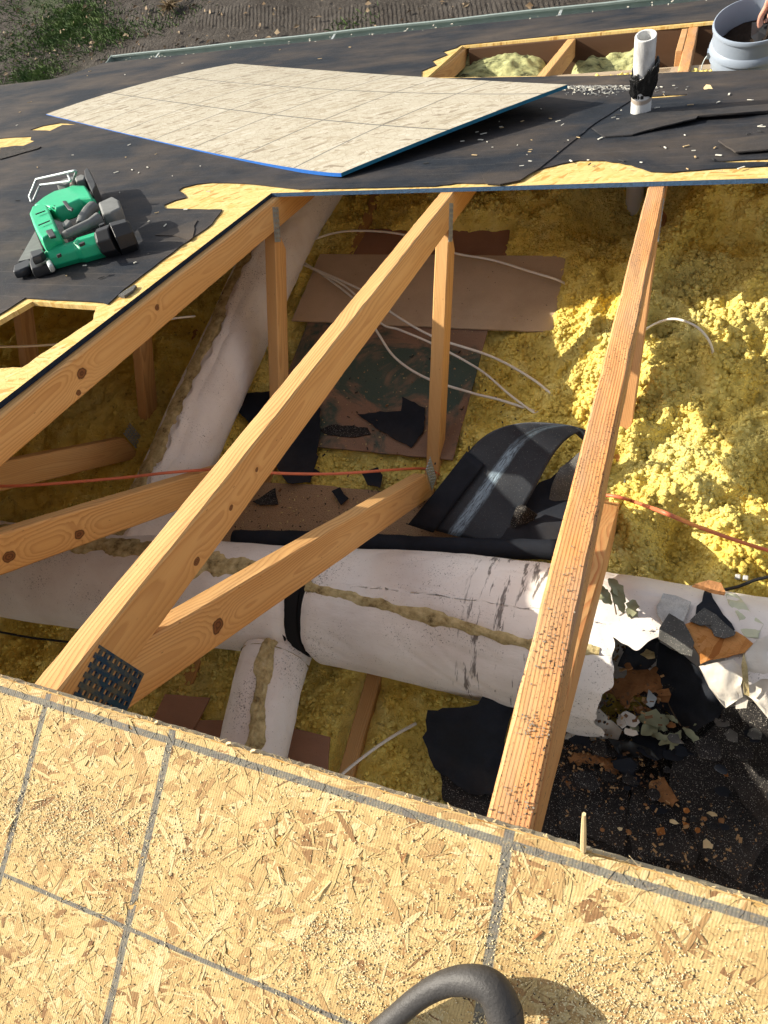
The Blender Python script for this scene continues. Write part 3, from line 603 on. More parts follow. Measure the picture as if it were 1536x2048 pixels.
def truss(x0, label, spec, near=True, u1=4.8, ch_kn=(), dg_kn=(), weath=0.0, dirt=0.0, seed=0, tone=1.0, plate_=True):
    org = (x0 + W / 2, 0, -1.30)
    t = thing('roof_truss', org, (0, 0, 0), label, 'roof truss', 'wooden trusses carrying the roof')
    pale = (.70 * tone, .435 * tone, .185 * tone) if not weath else (.63, .365, .155); dk = (.42 * tone, .20 * tone, .07 * tone) if not weath else (.40, .12, .035)
    m1 = wood('fir_chord', seed, ch_kn, pale, dk, weather=weath, dirt=dirt, pith=(-.045, -.04) if not weath else (-.14, -.02), ring=.0062 if not weath else .0046, wander=.055 if not weath else .02)
    m2 = wood('fir_web', seed + 20, dg_kn, pale, dk, pith=(-.040, -.05), ring=.0060, wander=.05)
    m3 = wood('fir_post', seed + 40, (), pale, dk, pith=(-.06, -.02))
    m4 = wood('fir_joist', seed + 60, (), [k * .8 for k in pale], dk)
    member('top_chord', chord_poly(0, u1), x0, W, m1, t, org, .0009 if weath else .0005, .0035 if weath else .002, seed)
    e = (.652, -.758); nr = (.758, .652)
    P = lambda a, o: (e[0] * a + nr[0] * o, e[1] * a + nr[1] * o)
    member('diagonal_web', [P(.06, -.012), P(1.515, -.012), P(1.60, -.104), P(.06, -.104)], x0 + .001, W - .002, m2, t, org, .0005, .001, seed + 1)
    wd = (-.727, -.687); wb = (.687, -.727)
    Q = lambda a, o: (1.60 + wd[0] * a + wb[0] * o, -.752 + wd[1] * a + wb[1] * o)
    member('upright_web', [Q(-.035, .0), Q(.80, .0), Q(.85, .072), Q(.035, .072)], x0 + .001, W - .002, m3, t, org, .0004, .001, seed + 2)
    member('bottom_chord', [(-1.5, -1.264), (3.1, -1.264), (3.1, -1.352), (-1.5, -1.352)], x0, W, m4, t, org, .0004, .001, seed + 3)
    if near: member('near_chord', [(-2.0, -2.0 * TAN - .0145), (0, -.0145), (0, -.107), (-2.0, -2.0 * TAN - .107)], x0, W, m1, t, org, .0005, .001, seed + 5)
    if plate_: nail_plate(t, org, x0 + W, .002, -.102, .125, .118, -.09, 9, 9)
    nail_plate(t, org, x0 + W, 1.632, -.728, .034, .11, -.72, 3, 7, mat=MATS['steel'])
    nail_plate(t, org, x0 + W, 1.005, -1.20, .05, .12, -.1, 4, 8, mat=MATS['steel'])
    return t
TR = [
 (0.0, 'weathered truss on the right with stained red grained top edge and grit on it', dict(ch_kn=[(.62, .0, .0), ] and [], weath=.22, dirt=.8, seed=3, plate_=False)),
 (-.606, 'clean orange fir truss in the middle with the blue punched plate at its near end', dict(ch_kn=[(.30, -.064, .009), (.42, -.052, .007), (.52, -.046, .006)], dg_kn=[(.30, -.05, .020)], seed=11)),
 (-1.22, 'fir truss along the cut edge of the felt covered deck, with large knots', dict(ch_kn=[(.77, -.040, .019), (.735, -.072, .010), (1.09, -.03, .011)], dg_kn=[(.40, -.055, .019), (.60, -.06, .018)], seed=17)),
 (-1.832, 'shaded truss under the deck left of the long side duct', dict(seed=23, near=False)),
 (-2.442, 'dim truss farthest left inside the dark attic', dict(seed=29, near=False)),
]
for x0, lab, kw in TR: truss(x0, lab, None, **kw)

# ------------------------------------------------------------------ hardboard pieces on the insulation
def slab_px(name, px, z, th, mat, label, cat, group=None, jit=.0012, step=.04, seed=1, tilt=None):
    pts = [on_z(a, b, z) for a, b in px]; lp = jag([(p[0], p[1]) for p in pts], jit, step, seed=seed)
    cx = sum(p[0] for p in lp) / len(lp); cy = sum(p[1] for p in lp) / len(lp)
    lp = [(a - cx, b - cy) for a, b in lp]
    o = plate(name, [lp], -th, 0, [MATS[mat]], None, (cx, cy, z), tilt or (0, 0, 0), fz=None)
    return tag(o, label, cat, group)
def slab_xy(name, x0, x1, y0, y1, z, th, mat, label, rz=0, seed=1, tilt=(0, 0)):
    w_, h_ = (x1 - x0) / 2, (y1 - y0) / 2
    lp = jag([(-w_, -h_), (w_, -h_), (w_, h_), (-w_, h_)], .0008, .05, seed=seed)
    o = plate(name, [lp], -th, 0, [MATS[mat]], None, ((x0 + x1) / 2, (y0 + y1) / 2, z), (tilt[0], tilt[1], rz)); return tag(o, label, 'board', 'hardboard offcuts on the insulation')
GB = 'hardboard offcuts on the insulation'
slab_px('hardboard_offcut', [(640, 508), (1132, 512), (1106, 664), (583, 641)], -1.236, .006, 'board_tan', 'pale tan hardboard lying crosswise on the yellow insulation', 'board', GB, .0008, .05, 1)
slab_px('hardboard_offcut', [(735, 458), (1020, 458), (1012, 520), (700, 520)], -1.246, .006, 'board_red', 'dark reddish hardboard half hidden behind the pale tan one', 'board', GB, .0008, .05, 2)
slab_px('hardboard_offcut', [(618, 640), (978, 652), (905, 920), (520, 882)], -1.248, .006, 'board_green', 'brown hardboard stained dark green with felt scraps on it', 'board', GB, .0008, .05, 3)
slab_px('hardboard_offcut', [(460, 962), (640, 970), (850, 992), (1010, 1092), (990, 1125), (420, 1125)], -1.250, .006, 'board_grit', 'gritty brown hardboard between the ducts covered in debris', 'board', GB, .0012, .04, 4)
slab_px('hardboard_offcut', [(525, 1440), (660, 1474), (655, 1560), (380, 1520), (380, 1440)], -1.245, .006, 'board_red', 'red brown hardboard under the small branch duct by the near sheet', 'board', GB, .0008, .05, 5)
slab_px('hardboard_offcut', [(330, 1388), (420, 1395), (380, 1470), (300, 1450)], -1.235, .006, 'board_red', 'dark red brown hardboard in deep shade below the blue punched plate', 'board', GB, .0008, .05, 6)

# ================================================================== insulation
BOX = []
for px, z in (([(640, 508), (1132, 512), (1106, 664), (583, 641)], -1.236), ([(618, 640), (978, 652), (905, 920), (520, 882)], -1.248), ([(460, 962), (640, 970), (1010, 1092), (420, 1125)], -1.250), ([(735, 458), (1020, 458), (1012, 520), (700, 520)], -1.246), ([(525, 1440), (660, 1474), (655, 1560), (380, 1520)], -1.245)):
    q = [on_z(a, b, z) for a, b in px]; BOX.append((min(p[0] for p in q), max(p[0] for p in q), min(p[1] for p in q), max(p[1] for p in q), z))
def ins_h(x, y):
    h = -1.285 + .020 * fbm(x * 3, y * 3, o=3, s=11) + .010 * fbm(x * 13, y * 13, o=3, s=12)
    big = sstep(-.42, .10, x) * sstep(.52, .8, y)
    lump = np.abs(fbm(x * 4.6, y * 4.6, o=4, s=21)); lump2 = fbm(x * 9, y * 9, o=3, s=25)
    rid = .35 - np.abs(fbm(x * 10.5, y * 10.5, o=3, s=91)); act = .75 + .25 * sstep(-.6, -.1, x)
    h = h + big * (.095 + .14 * (.45 - lump) + .045 * lump2) + .050 * act * rid
    far = sstep(1.95, 2.15, y) * sstep(-1.2, -.9, x); h = h + far * (.06 + .08 * fbm(x * 5, y * 5, o=3, s=31))
    lf = sstep(-1.3, -1.5, x); h = h + lf * (.06 + .06 * fbm(x * 5, y * 5, o=3, s=41))
    mid = sstep(-.5, -.3, x) * sstep(1.0, 1.2, y) * (1 - sstep(-.1, .1, x)); h = h + mid * .03
    for (x0, x1, y0, y1, z) in BOX:
        m = sstep(x0 - .03, x0 + .03, x) * sstep(x1 + .03, x1 - .03, x) * sstep(y0 - .03, y0 + .03, y) * sstep(y1 + .03, y1 - .03, y); h = h * (1 - m) + (np.minimum(h, z - .016)) * m
    d = np.sqrt((x + .09) ** 2 + ((y - 2.28) * .75) ** 2); h = h - .22 * sstep(.30, .05, d)
    m = sstep(.62, .48, y); h = h * (1 - m * .8) + (-1.275 + .5 * .05 * rid) * m * .8
    m = sstep(-.42, -.34, x) * sstep(.02, -.04, x) * sstep(.60, .66, y) * sstep(1.02, .94, y); h = h * (1 - m) + np.minimum(h, -1.20) * m
    m = sstep(-.66, -.62, x) * sstep(-.51, -.55, x) * sstep(.36, .30, y); h = h * (1 - m) + np.minimum(h, -1.30) * m
    return np.minimum(h, -y * TAN - .19)
def insulation():
    xs = np.arange(-3.2, 1.6, .008); ys = np.arange(-1.2, 3.02, .008); X, Y = np.meshgrid(xs, ys); Z = ins_h(X, Y)
    act = sstep(-.5, .1, X) * .25 + .75
    Z = Z + .016 * (.35 - np.abs(fbm(X * 15, Y * 15, o=2, s=71))) + .012 * act * (.5 - np.abs(fbm(X * 30, Y * 30, o=3, s=51))) * 2 + .004 * fbm(X * 90, Y * 90, o=2, s=61)
    V = np.stack([X.ravel(), Y.ravel(), Z.ravel()], 1); nx, ny = len(xs), len(ys); i = (np.arange(nx - 1)[None, :] + nx * np.arange(ny - 1)[:, None]).ravel()
    Fq = np.stack([i, i + 1, i + nx + 1, i + nx], 1)
    # nodules
    import bmesh
    bm = bmesh.new(); bmesh.ops.create_icosphere(bm, subdivisions=2, radius=1); bm.verts.ensure_lookup_table(); base = np.array([v.co[:] for v in bm.verts]); bf = np.array([[v.index for v in f.verts] for f in bm.faces]); bm.free()
    n = 52000; x = RNG.uniform(-1.95, .62, n * 3); y = RNG.uniform(.0, 2.45, n * 3)
    keep = (RNG.uniform(0, 1, n * 3) < (.75 + .25 * sstep(-.5, .0, x))); keep &= ~((x > -1.16) & (x < -.3) & (y > .55) & (y < .875))
    keep &= ~((x > -.64) & (x < -.53) & (y < .34)); keep &= ~((x > -.02) & (y < .62)) & ~((y < .62) & (y > .32))
    for (x0, x1, y0, y1, z_) in BOX: keep &= ~((x > x0) & (x < x1) & (y > y0) & (y < y1))
    x, y = x[keep][:n], y[keep][:n]; n = len(x)
    r = (.0024 + .0062 * RNG.uniform(0, 1, n) ** 2.4) * (1.0 + .12 * sstep(-.5, .0, x)); z = ins_h(x, y) + .016 * (.35 - np.abs(fbm(x * 15, y * 15, o=2, s=71))) + r * RNG.uniform(.1, 1.1, n) + .012 * (.5 - np.abs(fbm(x * 30, y * 30, o=3, s=51)))
    kb = len(base); vs = []
    per = np.array([[.12 * math.sin(3 * b[0] * 2 + k) + .14 * math.sin(4.3 * b[1] + 2 * k + 3 * b[2]) + .10 * math.sin(7 * b[2] + 5 * b[0] * b[1] + k) for b in base] for k in range(12)])
    pk = 1 + per[RNG.integers(0, 12, n)]; ang = RNG.uniform(0, 6.28, n); sc = RNG.uniform(.75, 1.25, (n, 3)); sc[:, 2] *= .9
    B = base[None] * pk[..., None] * (r[:, None] * sc)[:, None, :] if False else base[None] * pk[..., None] * (sc * r[:, None])[:, None, :]
    ca, sa = np.cos(ang)[:, None], np.sin(ang)[:, None]; BX = B[..., 0] * ca - B[..., 1] * sa + x[:, None]; BY = B[..., 0] * sa + B[..., 1] * ca + y[:, None]; BZ = B[..., 2] + z[:, None]
    NV = np.stack([BX.ravel(), BY.ravel(), BZ.ravel()], 1); NF_ = (bf[None] + (np.arange(n) * kb)[:, None, None] + len(V)).reshape(-1, 3)
    nb = 90000; ii = RNG.integers(0, len(NV), nb); P0 = NV[ii]; D = RNG.normal(0, 1, (nb, 3)); D[:, 2] = np.abs(D[:, 2]) + .2; D /= np.linalg.norm(D, axis=1)[:, None]; Lh = RNG.uniform(.003, .010, nb)[:, None]; S_ = np.cross(D, RNG.normal(0, 1, (nb, 3))); S_ /= np.linalg.norm(S_, axis=1)[:, None] + 1e-9; S_ = S_ * .00045
    HV = np.stack([P0 - S_, P0 + S_, P0 + D * Lh], 1).reshape(-1, 3); HF = np.arange(nb * 3).reshape(-1, 3) + len(V) + len(NV)
    Ft = np.concatenate([Fq[:, [0, 1, 2]], Fq[:, [0, 2, 3]], NF_, HF]); tag(mk('blown_insulation', np.concatenate([V, NV, HV]), Ft, MATS['wool'], smooth=True), kind='stuff')
    # lower insulation seen through the far opening
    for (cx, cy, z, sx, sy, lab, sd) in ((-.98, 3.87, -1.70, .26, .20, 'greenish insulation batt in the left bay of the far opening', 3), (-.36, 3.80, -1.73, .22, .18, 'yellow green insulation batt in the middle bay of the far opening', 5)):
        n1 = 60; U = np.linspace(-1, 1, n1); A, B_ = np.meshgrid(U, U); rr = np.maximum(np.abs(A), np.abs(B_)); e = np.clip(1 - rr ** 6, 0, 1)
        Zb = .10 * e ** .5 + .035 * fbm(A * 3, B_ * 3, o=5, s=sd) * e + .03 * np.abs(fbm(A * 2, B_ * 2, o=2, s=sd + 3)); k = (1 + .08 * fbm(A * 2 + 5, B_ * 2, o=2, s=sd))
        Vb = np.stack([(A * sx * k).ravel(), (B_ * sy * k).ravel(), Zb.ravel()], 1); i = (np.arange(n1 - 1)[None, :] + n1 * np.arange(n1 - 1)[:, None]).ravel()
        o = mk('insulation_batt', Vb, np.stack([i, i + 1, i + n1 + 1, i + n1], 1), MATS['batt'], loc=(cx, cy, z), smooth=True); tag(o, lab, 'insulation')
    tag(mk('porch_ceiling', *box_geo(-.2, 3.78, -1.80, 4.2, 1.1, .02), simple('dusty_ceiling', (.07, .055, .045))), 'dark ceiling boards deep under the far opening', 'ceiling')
insulation()

# ================================================================== ducts
def duct_surface(axis, rad, n, m, seed, wr=.006, keep=None, t_off=0.0, endround=None):
    """axis(t)->(pos), rad(t); returns vertex grid"""
    T = np.linspace(0, 1, n); pts = [Vector(axis(t)) for t in T]; V = np.zeros((n, m, 3))
    for i, t in enumerate(T):
        d = (pts[min(i + 1, n - 1)] - pts[max(i - 1, 0)]).normalized(); a = Vector((0, 0, 1)); a = (a - d * a.dot(d)).normalized(); b = d.cross(a)
        th = np.linspace(0, 2 * math.pi, m, endpoint=False)
        rr = np.full(m, rad(t))
        s = t * sum((pts[k + 1] - pts[k]).length for k in range(n - 1))
        rr = rr + wr * (fbm(np.cos(th) * 1.6 + 3, np.sin(th) * 1.6 + 7, np.full(m, s * 4), 3, seed)) + wr * .5 * (.5 - np.abs(fbm(np.cos(th) * 3, np.sin(th) * 3, np.full(m, s * 11), 2, seed + 5))) + wr * .0 * np.sin(s * 70 + 2.5 * fbm(np.cos(th) * 2, np.sin(th) * 2, np.full(m, s * 3), 2, seed + 2)) * np.clip(fbm(np.cos(th) * 2, np.sin(th) * 2, np.full(m, s * 5), 2, seed + 8), 0, 1)
        rr = rr - wr * .40 * np.clip(1 - 9 * np.abs(fbm(np.cos(th) * 2.2 + s * 5, np.sin(th) * 2.2 - s * 3, np.full(m, s * 2.5), 2, seed + 31)), 0, 1)
        for j in range(m):
            q = pts[i] + (a * math.cos(th[j]) + b * math.sin(th[j])) * rr[j]; V[i, j] = q
    return V
def duct_faces(n, m, keep=None):
    Fc = []
    for i in range(n - 1):
        for j in range(m):
            if keep and not keep(i / (n - 1), j / m): continue
            Fc.append((i * m + j, i * m + (j + 1) % m, (i + 1) * m + (j + 1) % m, (i + 1) * m + j))
    return Fc
def seam(parent, axis, rad, path, wd, name='fibre_seam', seed=1, org=(0, 0, 0), thick=.010):
    """ragged fuzzy strip of old fibre along a (t, theta) path on a duct"""
    n0 = len(path); n = max(120, n0 * 3); ii = np.linspace(0, n0 - 1, n); T = np.interp(ii, range(n0), [p[0] for p in path]); TH = np.interp(ii, range(n0), [p[1] for p in path]); k = 13
    C_ = []; V = []; Fc = []
    for i in range(n):
        p = Vector(axis(T[i])); d = (Vector(axis(min(1, T[i] + .01))) - Vector(axis(max(0, T[i] - .01)))).normalized(); a = Vector((0, 0, 1)); a = (a - d * a.dot(d)).normalized(); C_.append((p, a, d.cross(a), rad(T[i])))
    L = np.cumsum([0] + [(C_[i + 1][0] - C_[i][0]).length + abs(TH[i + 1] - TH[i]) * C_[i][3] for i in range(n - 1)])
    wl = wd * (.62 + .75 * np.clip(fbm(L * 22, L * 0 + seed, o=4, s=seed) + .25, 0, 1.2)); wr_ = wd * (.62 + .75 * np.clip(fbm(L * 22 + 50, L * 0 + seed, o=4, s=seed + 3) + .25, 0, 1.2)); wob = wd * .5 * fbm(L * 9, L * 0, o=3, s=seed + 7)
    for i in range(n):
        p, a, b, r = C_[i]
        for j in range(k):
            u = j / (k - 1) * 2 - 1; off = (u * (wr_[i] if u > 0 else wl[i]) + wob[i]); tt = TH[i] + off / r
            h = thick * (1 - u * u) ** .5 * (.55 + .9 * abs(float(fbm(np.array([L[i] * 60]), np.array([off * 90]), o=3, s=seed + 11)[0]))) - .002
            V.append(p + (a * math.cos(tt) + b * math.sin(tt)) * (r + h) - Vector(org))
    for i in range(n - 1):
        for j in range(k - 1): Fc.append((i * k + j, i * k + j + 1, (i + 1) * k + j + 1, (i + 1) * k + j))
    return mk(name, V, Fc, MATS['seam'], parent, smooth=True)
def lerp(a, b, t): return a + (b - a) * t
def along(pts):
    P_ = np.array([tuple(p) for p in smooth_path(pts, 30)]); n_ = len(P_) - 1
    return lambda s: tuple(float(np.interp(s * n_, range(n_ + 1), P_[:, k])) for k in range(3))
def ducts():
    # main duct, left length
    def ax(x): t = (x + 2.4) / 3.0; return (x, .365 + .125 * sstep(-2.3, -.2, np.array(x)).item(), -1.108 + .05 * sstep(-1.2, .1, np.array(x)).item())
    def rd(x): return .166 + .030 * sstep(-1.0, .0, np.array(x)).item()
    org = (-1.6, .40, -1.28)
    t = thing('insulated_duct', org, (0, 0, 0), 'long white wrapped duct crossing under the trusses from left to right', 'air duct')
    a1 = lambda s: ax(lerp(-2.6, -.775, s)); r1 = lambda s: rd(lerp(-2.6, -.775, s)) * (1 - .16 * sstep(.965, 1.0, np.array(s)).item() ** 2)
    V = duct_surface(a1, r1, 150, 72, 3); V = V.reshape(-1, 3) - np.array(org); mk('left_jacket', V, duct_faces(150, 72), MATS['jacket'], t, smooth=True)
    x2 = lambda s: lerp(-.732, .80, s)
    a2 = lambda s: ax(x2(s)); r2 = lambda s: rd(x2(s)) * (1 - .10 * sstep(.03, .0, np.array(s)).item() ** 2)
    sgn = 1 if Vector((1, 0, 0)).cross(Vector((0, 0, 1))).y < 0 else -1
    nn, mm = 460, 200; U = np.linspace(0, 1, nn); XX = np.repeat(lerp(-.732, 1.7, U)[:, None], mm, 1); TT = np.repeat((np.arange(mm) / mm * 360)[None], nn, 0)
    jx = np.arange(mm); e = .075 + .030 * fbm(jx * .10, jx * 0, o=3, s=5) + .008 * vnoise(jx * .3, jx * 0, s=6); ib = int(np.argmin(np.abs(XX[:, 0] - .075)))
    XX = XX + (e - XX[ib, 0])[None] * np.exp(-((np.arange(nn) - ib) / 14.0) ** 2)[:, None]
    ixx = np.arange(nn); tb = 4 + 18 * sstep(.28, .38, XX[:, 0]) + 12 * fbm(ixx * .055, ixx * 0, o=3, s=7) + 2.5 * vnoise(ixx * .16, ixx * 0, s=8); jb = int(14 / 360 * mm); TT = TT + (tb - TT[0, jb])[:, None] * np.exp(-((jx - jb) / 7.0) ** 2)[None]
    th = np.radians(TT); CY = .365 + .125 * sstep(-2.3, -.2, XX); CZ = -1.108 + .05 * sstep(-1.2, .1, XX); RR = (.166 + .030 * sstep(-1.0, .0, XX)) * (1 - .10 * sstep(.03, .0, (XX + .732) / 1.532) ** 2)
    cc, ss = np.cos(th), np.sin(th)
    RR = RR + .007 * fbm(cc * 1.6 + 3, ss * 1.6 + 7, XX * 4, 3, 9) + .003 * (.5 - np.abs(fbm(cc * 3, ss * 3, XX * 11, 2, 14))) - .0030 * np.clip(1 - 9 * np.abs(fbm(cc * 2.2 + XX * 5, ss * 2.2 - XX * 3, XX * 2.5, 2, 40)), 0, 1)
    wgt = np.exp(-((XX - .03) / .08) ** 2); c_ = np.where((th > .5) & (th < 3.0), np.clip(np.sin(th - .55), 0, 1), 0)
    Yv = CY - RR * ss - .02 * wgt * c_; Zv = CZ + RR * cc - .045 * wgt * c_ + .008 * wgt * c_ * np.sin(th * 17 + XX * 40)
    # curl the torn lip outwards
    lip = np.exp(-((np.arange(nn) - ib) / 3.0) ** 2)[:, None] * np.where((th > .4) & (th < 3), 1, 0) * (.006 + .006 * vnoise(jx * .3, jx * 0, s=15))[None]
    Yv = Yv - ss * lip; Zv = Zv + cc * lip
    V = np.stack([XX, Yv, Zv], 2); jend = int(176 / 360 * mm); x56 = int(np.argmin(np.abs(XX[:, 0] - .60)))
    Fr = [(i_ * mm + (j_ + 1) % mm, i_ * mm + j_, (i_ + 1) * mm + j_, (i_ + 1) * mm + (j_ + 1) % mm) for i_ in range(nn - 1) for j_ in range(mm) if not (i_ >= ib and i_ < x56 and jb <= j_ < jend)]
    o = mk('right_jacket', V.reshape(-1, 3) - np.array(org), Fr, MATS['jacket_streak'], t, smooth=True)
    ai = lambda s: ax(lerp(-.84, .045, s)); Vi = duct_surface(ai, lambda s: .150 + .004 * math.sin(s * 400), 160, 40, 2, .001).reshape(-1, 3) - np.array(org); mk('inner_duct', Vi, duct_faces(160, 40), MATS['interior'], t, smooth=True)
    yy = lambda lst, f: [(( x - f[0]) / (f[1] - f[0]), th * sgn) for x, th in lst]
    def dense(p, k=7): 
        q = smooth_path([(a, b, 0) for a, b in p], k); return [(v.x, v.y) for v in q]
    seam(t, a2, r2, dense(yy([(-.725, .0), (-.66, .10), (-.5, .20), (-.35, .24), (-.22, .34), (-.1, .36), (.0, .30), (.06, .28)], (-.732, .80))), .017, seed=2, org=org)
    seam(t, a1, r1, dense(yy([(-1.95, -.55), (-1.7, -.5), (-1.5, -.45), (-1.3, -.42), (-1.15, -.30), (-1.0, -.22), (-.9, -.15), (-.86, -.10)], (-2.6, -.775))), .050, seed=5, org=org, thick=.014)
    seam(t, a1, r1, dense([(.995, a * .35) for a in range(-9, 10)], 3), .010, seed=8, org=org, thick=.006)
    strap = duct_surface(lambda s: ax(lerp(-.775, -.742, s)), lambda s: .156, 4, 60, 4, .0).reshape(-1, 3) - np.array(org); mk('strap', strap, duct_faces(4, 60), MATS['interior'], t, smooth=True)
    # branch duct: short stub coming towards the near sheet
    ob = (-.80, .12, -1.28)
    b = thing('branch_duct', ob, (0, 0, 0), 'short white wrapped branch duct dropping from the long duct towards the near sheet', 'air duct')
    ab = along([(-.845, .36, -1.13), (-.83, .22, -1.10), (-.815, .05, -1.115), (-.80, -.22, -1.14)])
    rb = lambda s: .100 - .004 * s
    V = duct_surface(ab, rb, 70, 56, 14, .008).reshape(-1, 3) - np.array(ob); mk('jacket', V, duct_faces(70, 56), MATS['jacket'], b, smooth=True)
    seam(b, ab, rb, dense([(.12, -.2), (.3, -.22), (.45, -.28), (.6, -.30), (.8, -.25), (.95, -.2)]), .028, seed=3, org=ob, thick=.016)
    seam(b, ab, rb, dense([(.20, a * .3) for a in range(-6, 7)], 3), .014, seed=4, org=ob, thick=.008)
    # long side duct running away under the deck
    oc = (-1.48, 1.3, -1.28)
    c = thing('side_duct', oc, (0, 0, 0), 'long white wrapped duct running away under the deck at left, yellow fibre along its seam', 'air duct')
    ac = along([(-1.47, .46, -1.13), (-1.46, .9, -1.12), (-1.445, 1.4, -1.10), (-1.43, 1.8, -1.09), (-1.42, 2.1, -1.10), (-1.41, 2.35, -1.13)])
    rc = lambda s: .118
    V = duct_surface(ac, rc, 170, 72, 24, .007).reshape(-1, 3) - np.array(oc); mk('jacket', V, duct_faces(170, 72), MATS['jacket'], c, smooth=True)
    seam(c, ac, rc, dense([(.02, -.20), (.1, -.26), (.2, -.18), (.3, -.24), (.42, -.18), (.5, -.30), (.62, -.22), (.75, -.3), (.9, -.3)], 10), .050, seed=6, org=oc, thick=.012)
    edge_ = dense([(.03, .36), (.1, .26), (.2, .36), (.28, .24), (.38, .34), (.5, .14), (.62, .24)], 14); V = []; Fc = []
    for i, (tt, thh) in enumerate(edge_):
        p = Vector(ac(tt)); w_ = .012 + .010 * abs(math.sin(i * .37)) + .006 * math.sin(i * 1.3)
        for (dt, hh) in ((.03 / .118, -.001), (0, .004), (-w_ * .6 / .118, .009), (-w_ / .118, .008)):
            q = thh + dt; V.append(p + Vector((math.sin(q), 0, math.cos(q))) * (.118 + hh) - Vector(oc))
    Fc = [(i * 4 + j, i * 4 + j + 1, (i + 1) * 4 + j + 1, (i + 1) * 4 + j) for i in range(len(edge_) - 1) for j in range(3)]
    mk('curled_jacket_edge', V, Fc, MATS['jacket'], c, smooth=True)
ducts()

# ================================================================== curled felt and tube
def curled_felt():
    Lp = [((818, 1048), -1.195), ((872, 985), -1.15), ((935, 905), -1.09), ((975, 868), -1.04), ((1020, 850), -1.0), ((1075, 844), -.975), ((1130, 852), -.975), ((1168, 880), -1.02)]
    Rp = [((1000, 1095), -1.19), ((1040, 1030), -1.155), ((1072, 972), -1.10), ((1100, 920), -1.055), ((1126, 886), -1.02), ((1150, 868), -.99), ((1178, 862), -.985), ((1200, 890), -1.03)]
    L = smooth_path([on_z(*p, z) for p, z in Lp], 8); Rr = smooth_path([on_z(*p, z) for p, z in Rp], 8); n = len(L); m = 22
    V = []; uv = []
    for i in range(n):
        for j in range(m + 1):
            t = j / m; q = L[i].lerp(Rr[i], t); q.z += .012 * math.sin(math.pi * t) * math.sin(i / n * 3) ; V.append(q); uv.append((i / (n - 1), t))
    org = on_z(930, 1000, -1.2); V = [v - Vector(org) for v in V]
    Fc = [(i * (m + 1) + j, i * (m + 1) + j + 1, (i + 1) * (m + 1) + j + 1, (i + 1) * (m + 1) + j) for i in range(n - 1) for j in range(m)]
    s = N('curled_felt_surface', .5, .4); u = s.sep(s.co('UV')); c = s.co()
    col = s.mix(s.mr(s.noise(c, 9, 5, .7), .35, .7), (.013, .016, .023), (.024, .029, .038))
    wob = s.M('MULTIPLY', s.M('SUBTRACT', s.noise(c, 16, 4, .7), .5), .05); cen = s.M('ADD', .50, s.M('MULTIPLY', u[0], -.02)); d = s.M('ABSOLUTE', s.M('ADD', s.M('SUBTRACT', u[1], cen), wob))
    n2 = s.noise(s.map(s.co('UV'), (26, 60, 1)), 1, 4, .75); st = s.M('MULTIPLY', s.mr(d, .035, .085, 1, 0), s.mr(u[0], .36, .50, 1, .28)); st = s.M('MULTIPLY', st, s.mr(n2, .36, .56))
    col = s.mix(st, col, (.27, .37, .46)); crack = s.M('MULTIPLY', s.mr(s.M('ABSOLUTE', s.M('ADD', s.M('SUBTRACT', u[1], .47), wob)), .0, .03, 1, 0), s.mr(u[0], .36, .46)); col = s.mix(s.M('MULTIPLY', crack, s.mr(n2, .4, .5)), col, (.003, .003, .003))
    spk = s.mr(s.noise(c, 260, 3, .75), .63, .69, 0, .6); col = s.mix(s.M('MULTIPLY', spk, s.mr(u[0], .0, .8, .5, 1)), col, (.30, .28, .25)); s.color(col); s.bump(s.M('ADD', s.noise(c, 330, 3), s.M('MULTIPLY', n2, .5)), .0008, .8)
    t = thing('curled_felt', org, (0, 0, 0), 'big black felt strip curled up into an arch with a pale blue streak down it', 'roofing felt')
    o = mk('curled_sheet', V, Fc, s.m, t, smooth=True); ul = o.data.uv_layers.new(name='UVMap')
    for lo in o.data.loops: ul.data[lo.index].uv = uv[lo.vertex_index]
    so = o.modifiers.new('s', 'SOLIDIFY'); so.thickness = .0035
    # second lap lying on the lower part
    lp = [((816, 1050), -1.185), ((870, 984), -1.140), ((934, 903), -1.078)]; rp = [((866, 1066), -1.185), ((912, 1004), -1.143), ((968, 930), -1.083)]
    L = smooth_path([on_z(*p, z) for p, z in lp], 6); Rr = smooth_path([on_z(*p, z) for p, z in rp], 6); V = []
    for i in range(len(L)):
        for j in range(9): V.append(L[i].lerp(Rr[i], j / 8) - Vector(org) + Vector((random.uniform(-1, 1) * .0015 if i == len(L) - 1 else 0, 0, .0025)))
    Fc = [(i * 9 + j, i * 9 + j + 1, (i + 1) * 9 + j + 1, (i + 1) * 9 + j) for i in range(len(L) - 1) for j in range(8)]
    o = mk('lapped_strip', V, Fc, MATS['felt_clean'], t, smooth=True); so = o.modifiers.new('s', 'SOLIDIFY'); so.thickness = .004
    # tube lying behind the duct
    a, b = on_z(470, 1078, -1.13), on_z(1118, 1100, -1.13); pts = smooth_path([a, lerp(a, b, .33) + np.array([0, .004, .003]), lerp(a, b, .66) + np.array([0, -.003, 0]), b], 14)
    v, f = tube_mesh(pts, [.030 + .0012 * math.sin(i * 1.7) for i in range(len(pts))], 18); o = mk('rolled_felt', v, f, MATS['felt_clean'], smooth=True); tag(recentre(o), 'long black roll of felt lying along the back of the white duct', 'roofing felt')
curled_felt()

